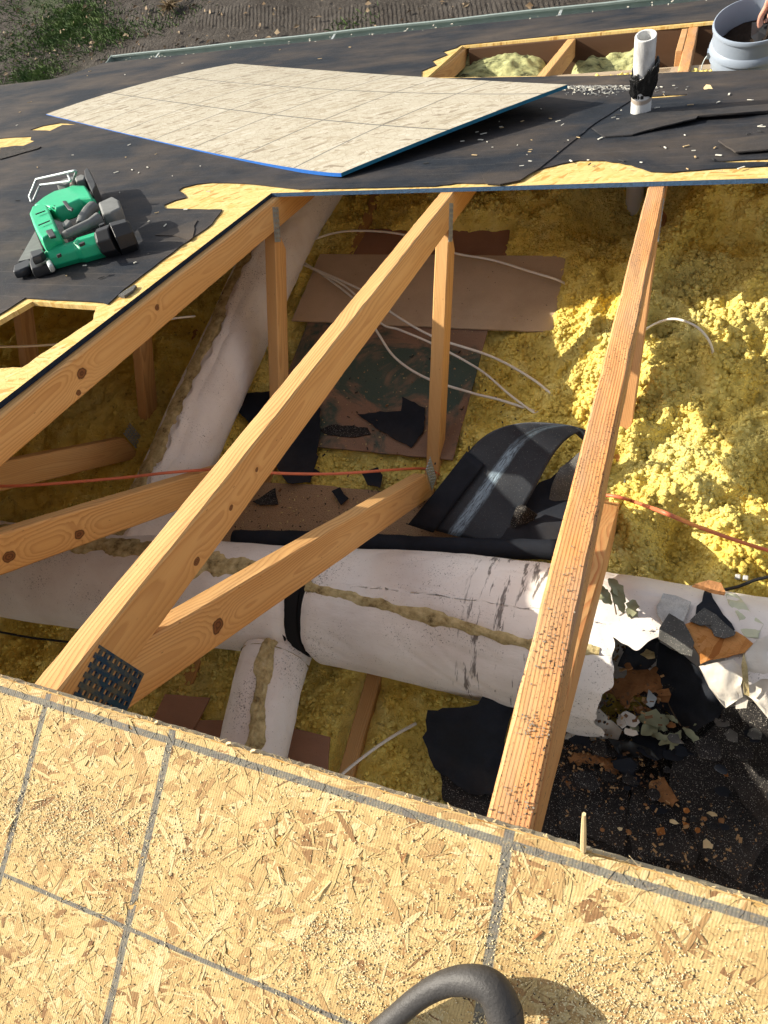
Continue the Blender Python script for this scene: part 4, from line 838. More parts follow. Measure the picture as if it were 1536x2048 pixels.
# ================================================================== scraps of felt and shingle
def scrap(px, z, mat, label, cat='felt scrap', name='felt_scrap', th=.003, seed=1, jit=.0025, bend=0.0, zs=None, group=None, step=.02, solid=True):
    """a torn sheet; zs gives a height for every outline point, the inside is filled by a fine grid"""
    dz = -.046 if seed <= 38 else 0
    if zs == 'duct': P = [on_duct(a, b, z) for a, b in px]
    else: zs = zs or [z] * len(px); P = [on_z(a, b, q + dz) for (a, b), q in zip(px, zs)]
    group = group or {'felt_scrap': 'felt scraps in the attic', 'shingle_piece': 'shingle pieces in the attic', 'wood_chunk': 'rotten wood chunks in the debris'}.get(name)
    lp = jag([(p[0], p[1]) for p in P], jit, step, seed=seed)
    A = np.array([[p[0], p[1], 1, ] for p in P]); zc = np.array([p[2] for p in P])
    def hz(x, y):
        d = np.array([(x - p[0]) ** 2 + (y - p[1]) ** 2 for p in P]) + 1e-6; w_ = 1 / d ** 1.5; return float((w_ * zc).sum() / w_.sum())
    from mathutils.geometry import delaunay_2d_cdt
    x0, x1 = min(p[0] for p in lp), max(p[0] for p in lp); y0, y1 = min(p[1] for p in lp), max(p[1] for p in lp); st = max(.008, min(x1 - x0, y1 - y0) / 14)
    pts = [Vector(p) for p in lp]; k = len(pts); r = random.Random(seed)
    gx = x0 + st / 2
    while gx < x1:
        gy = y0 + st / 2
        while gy < y1: pts.append(Vector((gx + r.uniform(-.2, .2) * st, gy + r.uniform(-.2, .2) * st))); gy += st
        gx += st
    vo, eo, fo, *_ = delaunay_2d_cdt(pts, [(i, (i + 1) % k) for i in range(k)], [list(range(k))], 1, 1e-6)
    X = np.array([v.x for v in vo]); Y = np.array([v.y for v in vo]); bz = bend * fbm(X * 14 + seed, Y * 14, o=3, s=seed)
    V = [(v.x, v.y, hz(v.x, v.y) + float(bz[i])) for i, v in enumerate(vo)]
    o = mk(name, V, [tuple(f) for f in fo], MATS[mat] if isinstance(mat, str) else mat, smooth=True); recentre(o)
    if solid: so = o.modifiers.new('thickness', 'SOLIDIFY'); so.thickness = min(th, .004) if name != 'wood_chunk' else th; so.offset = -1; es = o.modifiers.new('edges', 'EDGE_SPLIT'); es.split_angle = R_(45)
    return tag(o, label, cat, group)
def on_duct(px, py, off):
    r = ray(px, py); r = r / np.linalg.norm(r); best = None
    for k in range(400):
        p = CAM + r * (1.2 + k * .003); cy, cz, rad_ = .365 + .125 * sstep(-2.3, -.2, p[0]), -1.108 + .05 * sstep(-1.2, .1, p[0]), .166 + .030 * sstep(-1.0, .0, p[0]) + off
        d = math.hypot(p[1] - cy, p[2] - cz) - rad_
        if best is None or d < best[0]: best = (d, p)
        if d < 0: break
    return best[1]
def K(*a):  # crop coordinates (3.4125x from 1136,1100) to photo pixels
    return [(1136 + x / 3.4125, 1100 + y / 3.4125) for x, y in a]
scrap([(453, 790), (545, 782), (640, 790), (640, 870), (632, 925), (620, 964), (575, 966), (545, 920), (500, 850)], -1.165, 'felt_clean', 'black felt piece draped between the upright post and the middle truss', zs=[-1.15, -1.16, -1.17, -1.175, -1.185, -1.19, -1.18, -1.17, -1.155], seed=31, bend=.006)
scrap([(640, 860), (665, 848), (735, 855), (742, 868), (700, 874), (650, 868)], -1.196, 'shingle', 'long thin dark shingle sliver at the lower edge of the stained hardboard', 'shingle piece', 'shingle_piece', .004, 32, .002)
scrap([(715, 828), (760, 822), (802, 822), (804, 793), (850, 815), (848, 855), (822, 895), (780, 872), (745, 848)], -1.192, 'felt_clean', 'torn dark felt piece on the stained hardboard beside the bright upright post', seed=33, bend=.003)
scrap([(505, 1003), (550, 976), (556, 1008), (520, 1010)], -1.192, 'shingle', 'small grey triangular shingle chip on the gritty hardboard', 'shingle piece', 'shingle_piece', .004, 34)
scrap([(663, 982), (680, 974), (697, 996), (681, 1010)], -1.185, 'felt_clean', 'small black square felt chip standing on the gritty hardboard', seed=35, th=.006)
scrap([(592, 945), (632, 938), (640, 944), (610, 962)], -1.19, 'felt_clean', 'dark pointed felt bit under the orange cable left of two others', seed=36)
scrap([(722, 945), (755, 934), (765, 950), (760, 975), (735, 970)], -1.19, 'felt_clean', 'dark felt bit under the orange cable nearest the diagonal brace', seed=37)
scrap([(985, 1102), (1040, 1015), (1078, 965), (1150, 925), (1160, 1010), (1140, 1102)], 0, 'felt_clean', 'dark felt sheet added as shade under the curled arch', zs=[-1.175, -1.17, -1.165, -1.16, -1.165, -1.175], seed=90, bend=.004)  # dark sheet stands in for the gloom inside the arch
scrap([(1052, 1012), (1075, 1030), (1062, 1048), (1010, 1070), (1040, 1010)], -1.17, 'shingle', 'brown black shingle leaning inside the curled arch', 'shingle piece', 'shingle_piece', .004, 39, zs=[-1.10, -1.15, -1.18, -1.19, -1.12])
scrap([(1085, 1025), (1120, 935), (1165, 900), (1160, 1020), (1130, 1035)], -1.15, 'shingle_grey', 'grey granular shingle standing under the curled arch with a sunlit corner', 'shingle piece', 'shingle_piece', .004, 40, zs=[-1.18, -1.08, -1.05, -1.17, -1.19])
scrap([(970, 1383), (1035, 1390), (1024, 1425), (1000, 1540), (992, 1592), (935, 1585), (868, 1535), (845, 1475), (855, 1420), (905, 1415), (955, 1408)], -1.1, 'felt_clean', 'large black felt piece hanging from the white duct beside the weathered truss', zs=[-1.02, -1.02, -1.06, -1.13, -1.18, -1.19, -1.17, -1.13, -1.08, -1.05, -1.03], seed=41, bend=.01)
scrap([(880, 1545), (930, 1550), (990, 1590), (985, 1640), (940, 1625), (885, 1600)], -1.215, 'shingle', 'dark shingle edge showing below the large hanging black felt', 'shingle piece', 'shingle_piece', .004, 42, zs=[-1.2] * 6)
# debris heap at lower right
hz_ = -1.215
scrap([(1060, 1470), (1300, 1440), (1600, 1400), (1700, 1900), (1300, 1900), (1040, 1720), (1060, 1560)], hz_ - .012, 'shingle', 'wide layer of black granular shingles on the attic floor at lower right', 'shingle layer', 'shingle_layer', .006, 43, .006, .02)
scrap(K((-60, 1520), (150, 1480), (420, 1540), (405, 1850), (380, 2050), (-60, 1900)), -1.19, 'shingle', 'black granular shingle flat beside the foot of the weathered truss', 'shingle piece', 'shingle_piece', .005, 44, .002, .006)
scrap(K((440, 1560), (690, 1590), (780, 1740), (920, 1990), (860, 2150), (430, 2100), (405, 1850)), -1.185, 'shingle', 'black granular shingle with the brown bark chunk lying on it', 'shingle piece', 'shingle_piece', .005, 45, .002, .006)
scrap(K((870, 1240), (1010, 1330), (1130, 1500), (1210, 1700), (1365, 1950), (1200, 2300), (920, 2100), (770, 1740), (690, 1600), (720, 1400)), -1.165, 'shingle', 'broad black granular shingle in the middle of the debris heap', 'shingle piece', 'shingle_piece', .005, 46, .002, .008, zs=[-1.13, -1.14, -1.15, -1.16, -1.17, -1.18, -1.18, -1.17, -1.165, -1.14])
scrap(K((1200, 995), (1365, 1130), (1500, 1300), (1500, 1900), (1365, 1940), (1180, 1720), (1080, 1500), (940, 1260), (1050, 1120)), -1.05, 'shingle', 'glossy black shingle propped against the white torn jacket at the right edge', 'shingle piece', 'shingle_piece', .005, 47, .003, .014, zs=[-.99, -1.0, -1.02, -1.10, -1.13, -1.14, -1.13, -1.10, -1.04])
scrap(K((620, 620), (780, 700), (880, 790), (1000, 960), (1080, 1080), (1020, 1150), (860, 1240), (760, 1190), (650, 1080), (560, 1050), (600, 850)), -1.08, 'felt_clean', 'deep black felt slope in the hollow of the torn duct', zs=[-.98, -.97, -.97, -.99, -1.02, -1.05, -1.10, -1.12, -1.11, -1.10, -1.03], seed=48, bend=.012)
scrap(K((600, 395), (650, 490), (625, 620), (600, 760), (540, 812), (450, 815), (340, 795), (400, 650), (520, 480)), -.98, 'felt_clean', 'navy black felt piece on the white duct left of the pale shingle', zs=[-.875, -.885, -.92, -.97, -.99, -1.0, -.99, -.93, -.89], seed=49, bend=.004)
scrap(K((650, 295), (740, 310), (840, 352), (815, 420), (790, 485), (700, 450), (655, 500), (610, 440), (605, 380)), 0.014, 'shingle_sunlit', 'grey shingle on top of the duct with sunlight painted into its colour', 'shingle piece', 'shingle_piece', .003, 50, .0015, .004, zs='duct')
scrap(K((690, 430), (790, 490), (830, 560), (862, 630), (845, 725), (770, 705), (680, 640), (620, 605), (625, 530)), 0.022, 'shingle_grey', 'dark grey rounded shingle below the pale one', 'shingle piece', 'shingle_piece', .003, 51, .0015, .004, zs='duct')
scrap(K((945, 255), (990, 330), (1060, 440), (1140, 545), (1060, 560), (960, 430), (870, 440), (880, 380), (915, 350)), 0.008, 'felt_clean', 'pointed black felt triangle on top of the duct', zs='duct', seed=52)
scrap(K((930, 392), (1010, 440), (1148, 562), (1135, 580), (1068, 602), (1000, 585), (970, 510), (905, 515), (830, 482), (870, 440)), 0.02, 'shingle_grey', 'mid grey broken shingle lying over the black triangle', 'shingle piece', 'shingle_piece', .003, 53, .0015, .003, zs='duct')
scrap(K((800, 505), (870, 480), (1000, 560), (1150, 555), (1265, 640), (1205, 700), (1060, 735), (905, 778), (900, 720), (830, 590)), 0.012, 'osb_chunk', 'orange brown broken board lit by the sun on the debris heap', 'board', 'broken_board', .012, 54, .002, .002, zs='duct')
scrap(K((400, 850), (480, 800), (600, 790), (632, 880), (625, 975), (520, 960), (440, 1000), (400, 1075), (350, 990), (255, 960), (300, 900)), -1.03, 'bark', 'torn orange brown wood chunk inside the torn duct', 'wood chunk', 'wood_chunk', .02, 55, .004, .012, step=.008)
scrap(K((180, 1400), (260, 1370), (340, 1420), (350, 1500), (280, 1560), (240, 1470), (100, 1440), (20, 1450), (0, 1410), (90, 1380)), -1.155, 'bark', 'long splintered rotten wood piece beside the weathered truss', 'wood chunk', 'wood_chunk', .015, 56, .004, .008, step=.008)
scrap(K((555, 1590), (600, 1570), (655, 1548), (690, 1610), (750, 1650), (765, 1700), (715, 1752), (660, 1720), (560, 1700), (548, 1650)), -1.165, 'bark', 'flaky brown bark chunk alone on the black shingles', 'wood chunk', 'wood_chunk', .015, 57, .002, .006, step=.006)
scrap(K((550, 950), (608, 1010), (585, 1065), (560, 1075), (533, 1050), (540, 1000)), -1.02, 'steel', 'small crumpled foil scrap in the dark of the torn duct', 'foil scrap', 'foil_scrap', .001, 58, .001, .004)
scrap(K((270, 1285), (420, 1300), (560, 1360), (620, 1435), (500, 1410), (380, 1430), (340, 1380)), -1.10, 'black_plastic', 'shiny curled black shingle edge between the white jacket and the leaves', 'shingle piece', 'shingle_piece', .003, 59, .001, .010, zs=[-1.08, -1.08, -1.10, -1.12, -1.15, -1.16, -1.13])
scrap(K((430, 1270), (560, 1250), (660, 1310), (690, 1400), (600, 1440), (480, 1370)), -1.12, 'felt_clean', 'rounded black felt flap behind the shiny curled edge', seed=60, bend=.004)
scrap(K((540, 1720), (690, 1770), (660, 1800), (600, 1800)), -1.172, 'felt_clean', 'little dark felt shred below the bark chunk', seed=61)
scrap(K((600, 1900), (655, 1890), (665, 1940), (615, 1950)), -1.170, 'osb_chunk', 'small square tan board chip on the black shingles', 'wood chip', 'wood_chip', .006, 62)
scrap(K((780, 1850), (830, 1870), (815, 1905), (790, 1880)), -1.165, 'osb_chunk', 'small pointed tan board chip right of the square one', 'wood chip', 'wood_chip', .004, 63)
scrap(K((860, 235), (960, 205), (1045, 225), (1075, 290), (1000, 275), (930, 250)), 0.006, 'bark', 'orange wood splinter at the back edge of the white duct', 'wood chunk', 'wood_chunk', .01, 64, .001, .004)
r_ = random.Random(77)
def chips(n, cx, cy, sx, sy, z0, z1, s0, s1, mats, name, label, cat, grp):
    for k in range(n):
        a, b = r_.gauss(cx, sx), r_.gauss(cy, sy); m = r_.randint(5, 8); a0 = r_.uniform(0, 6.3); sz = r_.uniform(s0, s1); as_ = r_.uniform(.5, 1)
        z = r_.uniform(z0, z1); c = on_z(a, b, z); px = []
        for q in range(m):
            t_ = a0 + 2 * math.pi * q / m; rr = sz * r_.uniform(.6, 1.15); px.append((c[0] + rr * math.cos(t_), c[1] + rr * as_ * math.sin(t_)))
        lp = jag([(x - c[0], y - c[1]) for x, y in px], sz * .05, sz * .35, seed=k)
        o = plate(name, [lp], 0, .004, [MATS[r_.choice(mats)]], None, tuple(c), (r_.uniform(-.5, .5), r_.uniform(-.5, .5), 0)); tag(o, label, cat, grp)
chips(20, 1270, 1500, 60, 50, -1.15, -1.12, .012, .034, ('shingle', 'felt_clean', 'shingle'), 'shingle_chip', 'small black shingle chip scattered on the heap at lower right', 'shingle chip', 'small shingle chips on the heap')
chips(16, 1400, 1560, 90, 70, -1.15, -1.13, .010, .030, ('shingle', 'felt_clean'), 'shingle_chip', 'small black shingle chip scattered on the heap at lower right', 'shingle chip', 'small shingle chips on the heap')
chips(12, 1300, 1400, 30, 40, -1.10, -1.02, .012, .034, ('bark', 'felt_clean', 'shingle', 'seam'), 'rubble_piece', 'brown and black rubble piece inside the torn duct', 'rubble', 'rubble pieces inside the torn duct')
chips(10, 1260, 1260, 22, 40, -.98, -.94, .008, .022, ('bark', 'felt_clean', 'seam'), 'rubble_piece', 'brown and black rubble piece inside the torn duct', 'rubble', 'rubble pieces inside the torn duct')
chips(16, 1460, 1480, 50, 60, -1.03, -1.0, .014, .036, ('shingle', 'felt_clean', 'shingle_grey'), 'shingle_chip', 'small black shingle chip scattered on the heap at lower right', 'shingle chip', 'small shingle chips on the heap')
chips(6, 1485, 1370, 26, 30, -.93, -.90, .014, .034, ('jacket_clean',), 'jacket_tatter', 'white torn jacket tatter on the heap by the right edge', 'vinyl tatter', 'torn white tatters by the right edge')
chips(5, 1250, 1450, 24, 22, -1.06, -1.03, .010, .026, ('jacket_clean',), 'jacket_tatter', 'white torn jacket tatter at the mouth of the torn duct', 'vinyl tatter', 'torn white tatters at the duct mouth')
chips(14, 1340, 1640, 90, 50, -1.155, -1.145, .004, .012, ('bark', 'osb_chunk', 'wood_raw'), 'tan_chip', 'tiny tan wood chip on the black shingles', 'wood chip', 'tiny wood chips on the black shingles')
# torn white jacket sheets
def crumple(px, zs, label, seed, amp=.014, mat='jacket_clean', step=.03):
    if zs[0] == 'duct': return scrap(px, zs[1], mat, label, 'vinyl sheet', 'torn_jacket', .0015, seed, .003, amp, zs='duct', step=step)
    return scrap(px, 0, mat, label, 'vinyl sheet', 'torn_jacket', .0015, seed, .003, amp, zs=zs, step=step)
crumple(K((890, 800), (1000, 775), (1120, 752), (1200, 830), (1175, 925), (1195, 1000), (1075, 1080), (960, 945)), ('duct', -.004), 'crumpled white jacket flap under the orange brown board', 71, .030)
crumple(K((1205, 700), (1290, 620), (1500, 560), (1540, 1300), (1365, 1125), (1260, 1005), (1200, 960)), ('duct', .008), 'big bright sunlit white jacket sheet at the right edge', 72, .030)
crumple(K((1200, 700), (1225, 800), (1240, 1000), (1205, 985), (1190, 860)), ('duct', .016), 'yellowed fibre strip between the two white jacket sheets', 73, .008, 'seam', .02)
crumple(K((1080, 290), (1150, 300), (1230, 400), (1340, 500), (1300, 600), (1210, 590), (1170, 470), (1100, 370)), ('duct', 0.006), 'thin yellowish torn paper lying on the duct at right', 74, .010, 'film', .02)
crumple(K((-20, 1180), (100, 1120), (190, 1060), (250, 1120), (370, 1230), (340, 1300), (260, 1290), (100, 1310), (-20, 1290)), [-1.12, -1.09, -1.07, -1.08, -1.11, -1.14, -1.16, -1.17, -1.16], 'gathered white jacket end hanging below the torn duct', 75, .020)
crumple(K((380, 650), (460, 590), (470, 640), (410, 690)), [-1.0, -.985, -1.0, -1.01], 'small white jacket tatter behind the navy felt', 76, .006)

# ------------------------------------------------------------------ plants
def leaf_geo(base, tip, wd, curl, r, n=7):
    base = Vector(base); tip = Vector(tip); d = tip - base; sd = d.cross(Vector((0, 0, 1))).normalized(); V = []; Fc = []
    for i in range(n + 1):
        t = i / n; w_ = wd * math.sin(math.pi * min(1, t * .92 + .04)) ** .8 * (1 + .25 * math.sin(i * 2.4 + r)); c = base + d * t + Vector((0, 0, curl * math.sin(math.pi * t)))
        V += [c + sd * w_ + Vector((0, 0, w_ * .6)), c, c - sd * w_ + Vector((0, 0, w_ * .5))]
    for i in range(n):
        for j in range(2): Fc.append((i * 3 + j, i * 3 + j + 1, (i + 1) * 3 + j + 1, (i + 1) * 3 + j))
    return V, Fc
def sprig(stem, leaves, label, mat):
    pts = [on_z(a, b, z) for a, b, z in stem]; org = Vector(pts[-1]); t = thing('leafy_sprig', org, (0, 0, 0), label, 'sprig')
    v, f = tube_mesh([Vector(p) - org for p in smooth_path(pts, 6)], .0016, 6); mk('stem', v, f, MATS['twig'], t)
    for i, (a, b, z0, c, d, z1, wd) in enumerate(leaves):
        v, f = leaf_geo(Vector(on_z(a, b, z0)) - org, Vector(on_z(c, d, z1)) - org, wd, .012, i); mk('leaf', v, f, MATS[mat], t, smooth=True)
def KL(x0, y0, z0, x1, y1, z1, w_): a, b = K((x0, y0))[0]; c, d = K((x1, y1))[0]; return (a, b, z0, c, d, z1, w_)
def KS(*p): return [(*K((x, y))[0], z) for x, y, z in p]
sprig(KS((640, 930, -1.08), (700, 1080, -1.09), (770, 1200, -1.10)), [KL(690, 1170, -1.09, 480, 1150, -1.07, .019), KL(620, 1180, -1.09, 500, 1260, -1.08, .016), KL(780, 1210, -1.10, 905, 1340, -1.12, .009), KL(770, 1230, -1.10, 690, 1380, -1.12, .008), KL(740, 1260, -1.10, 620, 1330, -1.11, .010), KL(690, 1300, -1.10, 560, 1260, -1.09, .008), KL(750, 1180, -1.09, 660, 1130, -1.08, .006), KL(480, 1200, -1.08, 425, 1250, -1.08, .010), KL(680, 1230, -1.1, 600, 1210, -1.09, .008), KL(760, 1250, -1.1, 730, 1350, -1.11, .006)], 'withered pale green leafy twig on the black debris', 'leaf')
sprig(KS((540, 1110, -1.07), (480, 1040, -1.06), (430, 1010, -1.05)), [KL(520, 1100, -1.07, 500, 1130, -1.07, .004)], 'bare thin twig beside the foil scrap', 'leaf')
sprig(KS((780, 1212, -1.10), (840, 1205, -1.10), (905, 1190, -1.09)), [KL(850, 1203, -1.10, 880, 1190, -1.09, .002)], 'short side twig pointing right from the withered leaves', 'leaf')
sprig(KS((330, 440, -.86), (310, 330, -.84), (290, 220, -.83)), [KL(380, 430, -.86, 300, 260, -.83, .013), KL(390, 360, -.85, 275, 195, -.82, .012), KL(300, 370, -.85, 200, 300, -.83, .014), KL(280, 330, -.84, 190, 260, -.83, .010), KL(420, 470, -.87, 450, 340, -.84, .013), KL(470, 520, -.89, 420, 400, -.86, .010)], 'rumpled grey green leaves on the duct right of the weathered truss', 'leaf')
sprig(KS((400, 560, -.96), (380, 500, -.94), (350, 470, -.93)), [KL(420, 600, -.97, 340, 510, -.94, .012), KL(470, 590, -.97, 400, 500, -.94, .010), KL(330, 600, -.97, 400, 540, -.95, .012), KL(540, 440, -.93, 480, 370, -.9, .012)], 'dark green leaves at the torn mouth of the duct', 'leaf_dark')

# loose litter in the attic (crumbs, chips, granules)
def litter():
    r = random.Random(12); V = []; Fc = []; mi = []
    def add(px, z, s, m, fl=.4):
        p = on_z(px[0], px[1], z); nv = len(V); rot = Matrix.Rotation(r.uniform(0, 6.3), 3, 'Z') @ Matrix.Rotation(r.uniform(-.5, .5), 3, 'X'); v, f = box_geo(p[0], p[1], z, s * r.uniform(.6, 2.2), s * r.uniform(.4, 1), s * fl, rot)
        V.extend(v); Fc.extend(tuple(i + nv for i in g) for g in f); mi.extend([m] * 6)
    for k in range(420): add((r.uniform(1110, 1536), r.uniform(1540, 1800)), -1.158, r.uniform(.0012, .0040), r.choice((0, 0, 2, 1)))
    for k in range(60): add((r.gauss(1350, 80), r.gauss(1700, 50)), -1.150, r.uniform(.003, .008), 0)
    for k in range(500): add((r.uniform(1120, 1320), r.uniform(1420, 1580)), -1.16 + r.uniform(0, .03), r.uniform(.002, .007), r.choice((0, 1, 2, 2)))
    for k in range(600): add((r.uniform(470, 860), r.uniform(975, 1100)), -1.247, r.uniform(.0012, .0045), r.choice((0, 1, 1, 3)))
    for k in range(260): add((r.uniform(610, 960), r.uniform(660, 900)), -1.244, r.uniform(.0015, .004), r.choice((0, 0, 3)))
    for k in range(110): add((r.uniform(600, 1100), r.uniform(520, 650)), -1.233, r.uniform(.0015, .003), r.choice((0, 1, 3)))
    for k in range(120): add((r.uniform(540, 1100), r.uniform(700, 1000)), -1.24, r.uniform(.003, .008), r.choice((1, 1, 2)), .3)
    for k in range(260): add((r.uniform(1190, 1330), r.uniform(1180, 1450)), -1.02 - r.uniform(-.04, .05), r.uniform(.002, .009), r.choice((0, 2, 2, 1)))
    o = mk('attic_litter', V, Fc, [simple('tan_crumbs', (.42, .25, .11)), simple('black_crumbs', (.02, .019, .018)), simple('brown_crumbs', (.16, .08, .035)), simple('yellow_crumbs', (.60, .48, .20))], midx=mi); tag(o, kind='stuff')
litter()

# ================================================================== cables
def cable(P, rad, mat, name, label, cat='cable', ends=True):
    v, f = tube_mesh(smooth_path(P, 9), rad, 8); o = mk(name, v, f, MATS[mat], smooth=True); return tag(recentre(o), label, cat, 'white cables in the attic' if mat == 'cable' else None)
Zp = lambda *l: [on_z(a, b, z - (.045 if a < 1200 and z < -1.11 else 0)) for a, b, z in l]
cable(Zp((596, 525, -1.16), (640, 545, -1.14), (700, 580, -1.13), (760, 645, -1.15), (800, 660, -1.14), (870, 690, -1.14), (960, 740, -1.15), (1020, 790, -1.16), (1085, 838, -1.19)), .0042, 'cable', 'electric_cable', 'white cable running under the middle truss and ending at the curled felt')
cable(Zp((610, 530, -1.16), (680, 560, -1.13), (740, 590, -1.12), (790, 630, -1.13), (870, 675, -1.13), (980, 712, -1.14), (1060, 755, -1.15), (1110, 795, -1.16), (1127, 815, -1.19)), .0046, 'cable', 'electric_cable', 'white cable nearest the tan hardboard ending in the yellow insulation')
cable(Zp((600, 520, -1.17), (660, 560, -1.15), (720, 610, -1.14), (755, 665, -1.15), (790, 715, -1.16), (850, 755, -1.16), (940, 785, -1.16), (1000, 800, -1.17), (1075, 825, -1.19), (1095, 838, -1.2)), .0048, 'cable', 'electric_cable', 'thick white cable sagging over the green stained hardboard')
cable(Zp((576, 508, -1.16), (610, 486, -1.14), (680, 464, -1.13), (760, 463, -1.12), (830, 475, -1.12), (905, 505, -1.13), (985, 520, -1.14), (1060, 543, -1.15), (1110, 558, -1.15), (1140, 572, -1.19)), .0044, 'cable', 'electric_cable', 'white cable looping behind the middle truss over the tan hardboard')
cable(Zp((1272, 672, -1.12), (1310, 648, -1.06), (1350, 638, -1.02), (1395, 655, -1.02), (1422, 690, -1.06), (1431, 740, -1.16)), .0038, 'cable', 'electric_cable', 'short white cable arching out of the yellow insulation at right')
cable(Zp((672, 1560, -1.18), (700, 1535, -1.17), (745, 1500, -1.17), (790, 1470, -1.17), (832, 1447, -1.2)), .0044, 'cable', 'electric_cable', 'short white cable end beside the near sheet below the duct')
cable([on_x(-20, 694, -1.9), on_x(60, 692, -1.85), on_x(140, 685, -1.8), on_x(250, 665, -1.7), on_x(330, 640, -1.6), on_x(390, 632, -1.55)], .004, 'cable', 'electric_cable', 'dim cable seen through the small left hole in the deck')
cable([on_x(-40, 973, -1.62), on_x(70, 970, -1.5), on_x(240, 956, -1.35), on_x(330, 946, -1.24), on_x(405, 940, -1.165), on_x(470, 938, -1.0), on_x(545, 946, -.9), on_x(640, 948, -.8), on_x(700, 946, -.72), on_x(780, 940, -.64), on_x(838, 937, -.60), on_x(862, 941, -.575), on_x(886, 953, -.553)], .0046, 'cable_red', 'extension_cable', 'orange red cable strung along the braces at left')
cable([hit(1188, 1000, (0, 1, 0), .93), hit(1212, 991, (0, 1, 0), .90), hit(1245, 996, (0, 1, 0), .89), hit(1270, 1004, (0, 1, 0), .90), on_x(1330, 1026, .15), on_x(1400, 1055, .24), on_x(1470, 1080, .33), on_x(1540, 1102, .42), on_x(1640, 1130, .5)], .0048, 'cable_red', 'extension_cable', 'pinkish orange cable sloping down to the right edge past the weathered truss')
cable(Zp((1448, 1180, -1.1), (1480, 1172, -1.08), (1510, 1160, -1.08), (1545, 1152, -1.08)), .0045, 'cable_black', 'black_cable', 'black cable end lying behind the duct at the right edge')
cable(Zp((-10, 1262, -1.2), (60, 1275, -1.2), (120, 1282, -1.2), (190, 1290, -1.2)), .004, 'cable_black', 'black_cable', 'thin dark cable in the shade below the duct at far left')
o = mk('cable_clip', *box_geo(0, 0, 0, .022, .014, .010, Matrix.Rotation(.6, 3, 'Z')), simple('zinc', (.4, .45, .5), .4)); o.location = on_z(1268, 1014, -1.17); bevel(o, .002); tag(o, 'tiny pale metal clip on the insulation under the pinkish orange cable', 'clip')
o = mk('cable_staple', *join_geo([box_geo(-.008, 0, 0, .012, .012, .012), box_geo(.010, 0, 0, .012, .012, .012)]), simple('clear_plastic', (.5, .5, .48), .3)); o.location = on_z(1482, 1155, -1.08); bevel(o, .002); tag(o, 'small clear twin clip beside the black cable end', 'clip')

# ================================================================== vent pipe
def vent_pipe():
    b = on_roof(1281, 226); B = RF(b[0], b[1]); h = .262; rr = .0335
    t = thing('vent_pipe', (B.x, B.y, -1.45), (0, 0, 0), 'white plastic vent pipe through the felt with a torn collar of black tar', 'pipe')
    z0 = 0; z1 = B.z + h + 1.45; m = 40; n = 40; V = []; Fc = []
    prof = [(rr, z0), (rr, B.z + 1.45 + .055), (rr, z1 - .002), (rr - .001, z1), (rr - .006, z1), (rr - .007, z1 - .002), (rr - .007, z0)]
    for (r, z) in prof:
        for k in range(m): V.append((r * math.cos(2 * math.pi * k / m), r * math.sin(2 * math.pi * k / m), z))
    for i in range(len(prof) - 1):
        for k in range(m): Fc.append((i * m + k, i * m + (k + 1) % m, (i + 1) * m + (k + 1) % m, (i + 1) * m + k))
    s = N('dirty_white_pipe', .35, .5); c = s.co(); z = s.sep(c)[2]; col = s.mix(s.mr(s.noise(s.map(c, (1, 1, .35)), 26, 5, .7), .40, .68), (.74, .74, .72), (.36, .36, .36))
    zz = s.mr(z, B.z + 1.45 + .06, B.z + 1.45 + .12); col = s.mix(zz, (.74, .74, .72), col)
    zr = B.z + 1.45 + .058; band = s.mr(s.M('ABSOLUTE', s.M('SUBTRACT', z, zr)), .005, .010, 1, 0); col = s.mix(s.M('MULTIPLY', band, .7), col, (.26, .16, .08)); s.color(col)
    mk('pipe', V, Fc, s.m, t, smooth=False)
    # printed marks
    P_ = []
    for i, a in enumerate((-115, -103, -97, -88, -80)):
        q = R_(a); P_.append(box_geo((rr + .0004) * math.cos(q), (rr + .0004) * math.sin(q), B.z + 1.45 + .078, .0008, .0035 if i % 2 else .006, .012 if i != 2 else .003, Matrix.Rotation(q, 3, 'Z')))
    mk('printed_mark', *join_geo(P_), MATS['cable_black'], t)
    # torn tar collar: wider low on the left and rising to a spike at right/front
    V = []; m = 90; kz = 12; base = B.z + 1.45
    for k in range(m):
        a = 2 * math.pi * k / m; q = math.cos(a - R_(-25)); lo = .080 + .012 * math.sin(3 * a) + .004 * math.sin(7 * a + 1); hi = .150 + .036 * max(0, q) ** 2 + .008 * math.sin(5 * a) * math.sin(3 * a + 1) + .012 * float(vnoise(np.array([a * 6]), np.array([0.]))[0])
        for j in range(kz):
            f = j / (kz - 1); z = base + lo + (hi - lo) * f; ro = rr + .003 + .009 * abs(float(fbm(np.array([math.cos(a) * 3.5]), np.array([math.sin(a) * 3.5]), np.array([z * 45]), 3, 8)[0])) * 2 * math.sin(math.pi * min(1, f * .8 + .15)) + (.016 * max(0, q) ** 3 * f)
            V.append((ro * math.cos(a), ro * math.sin(a), z))
    Fc = [(k * kz + j, ((k + 1) % m) * kz + j, ((k + 1) % m) * kz + j + 1, k * kz + j + 1) for k in range(m) for j in range(kz - 1)]
    o = mk('tar_collar', V, Fc, MATS['tar'], t, smooth=True); so = o.modifiers.new('s', 'SOLIDIFY'); so.thickness = .004
vent_pipe()

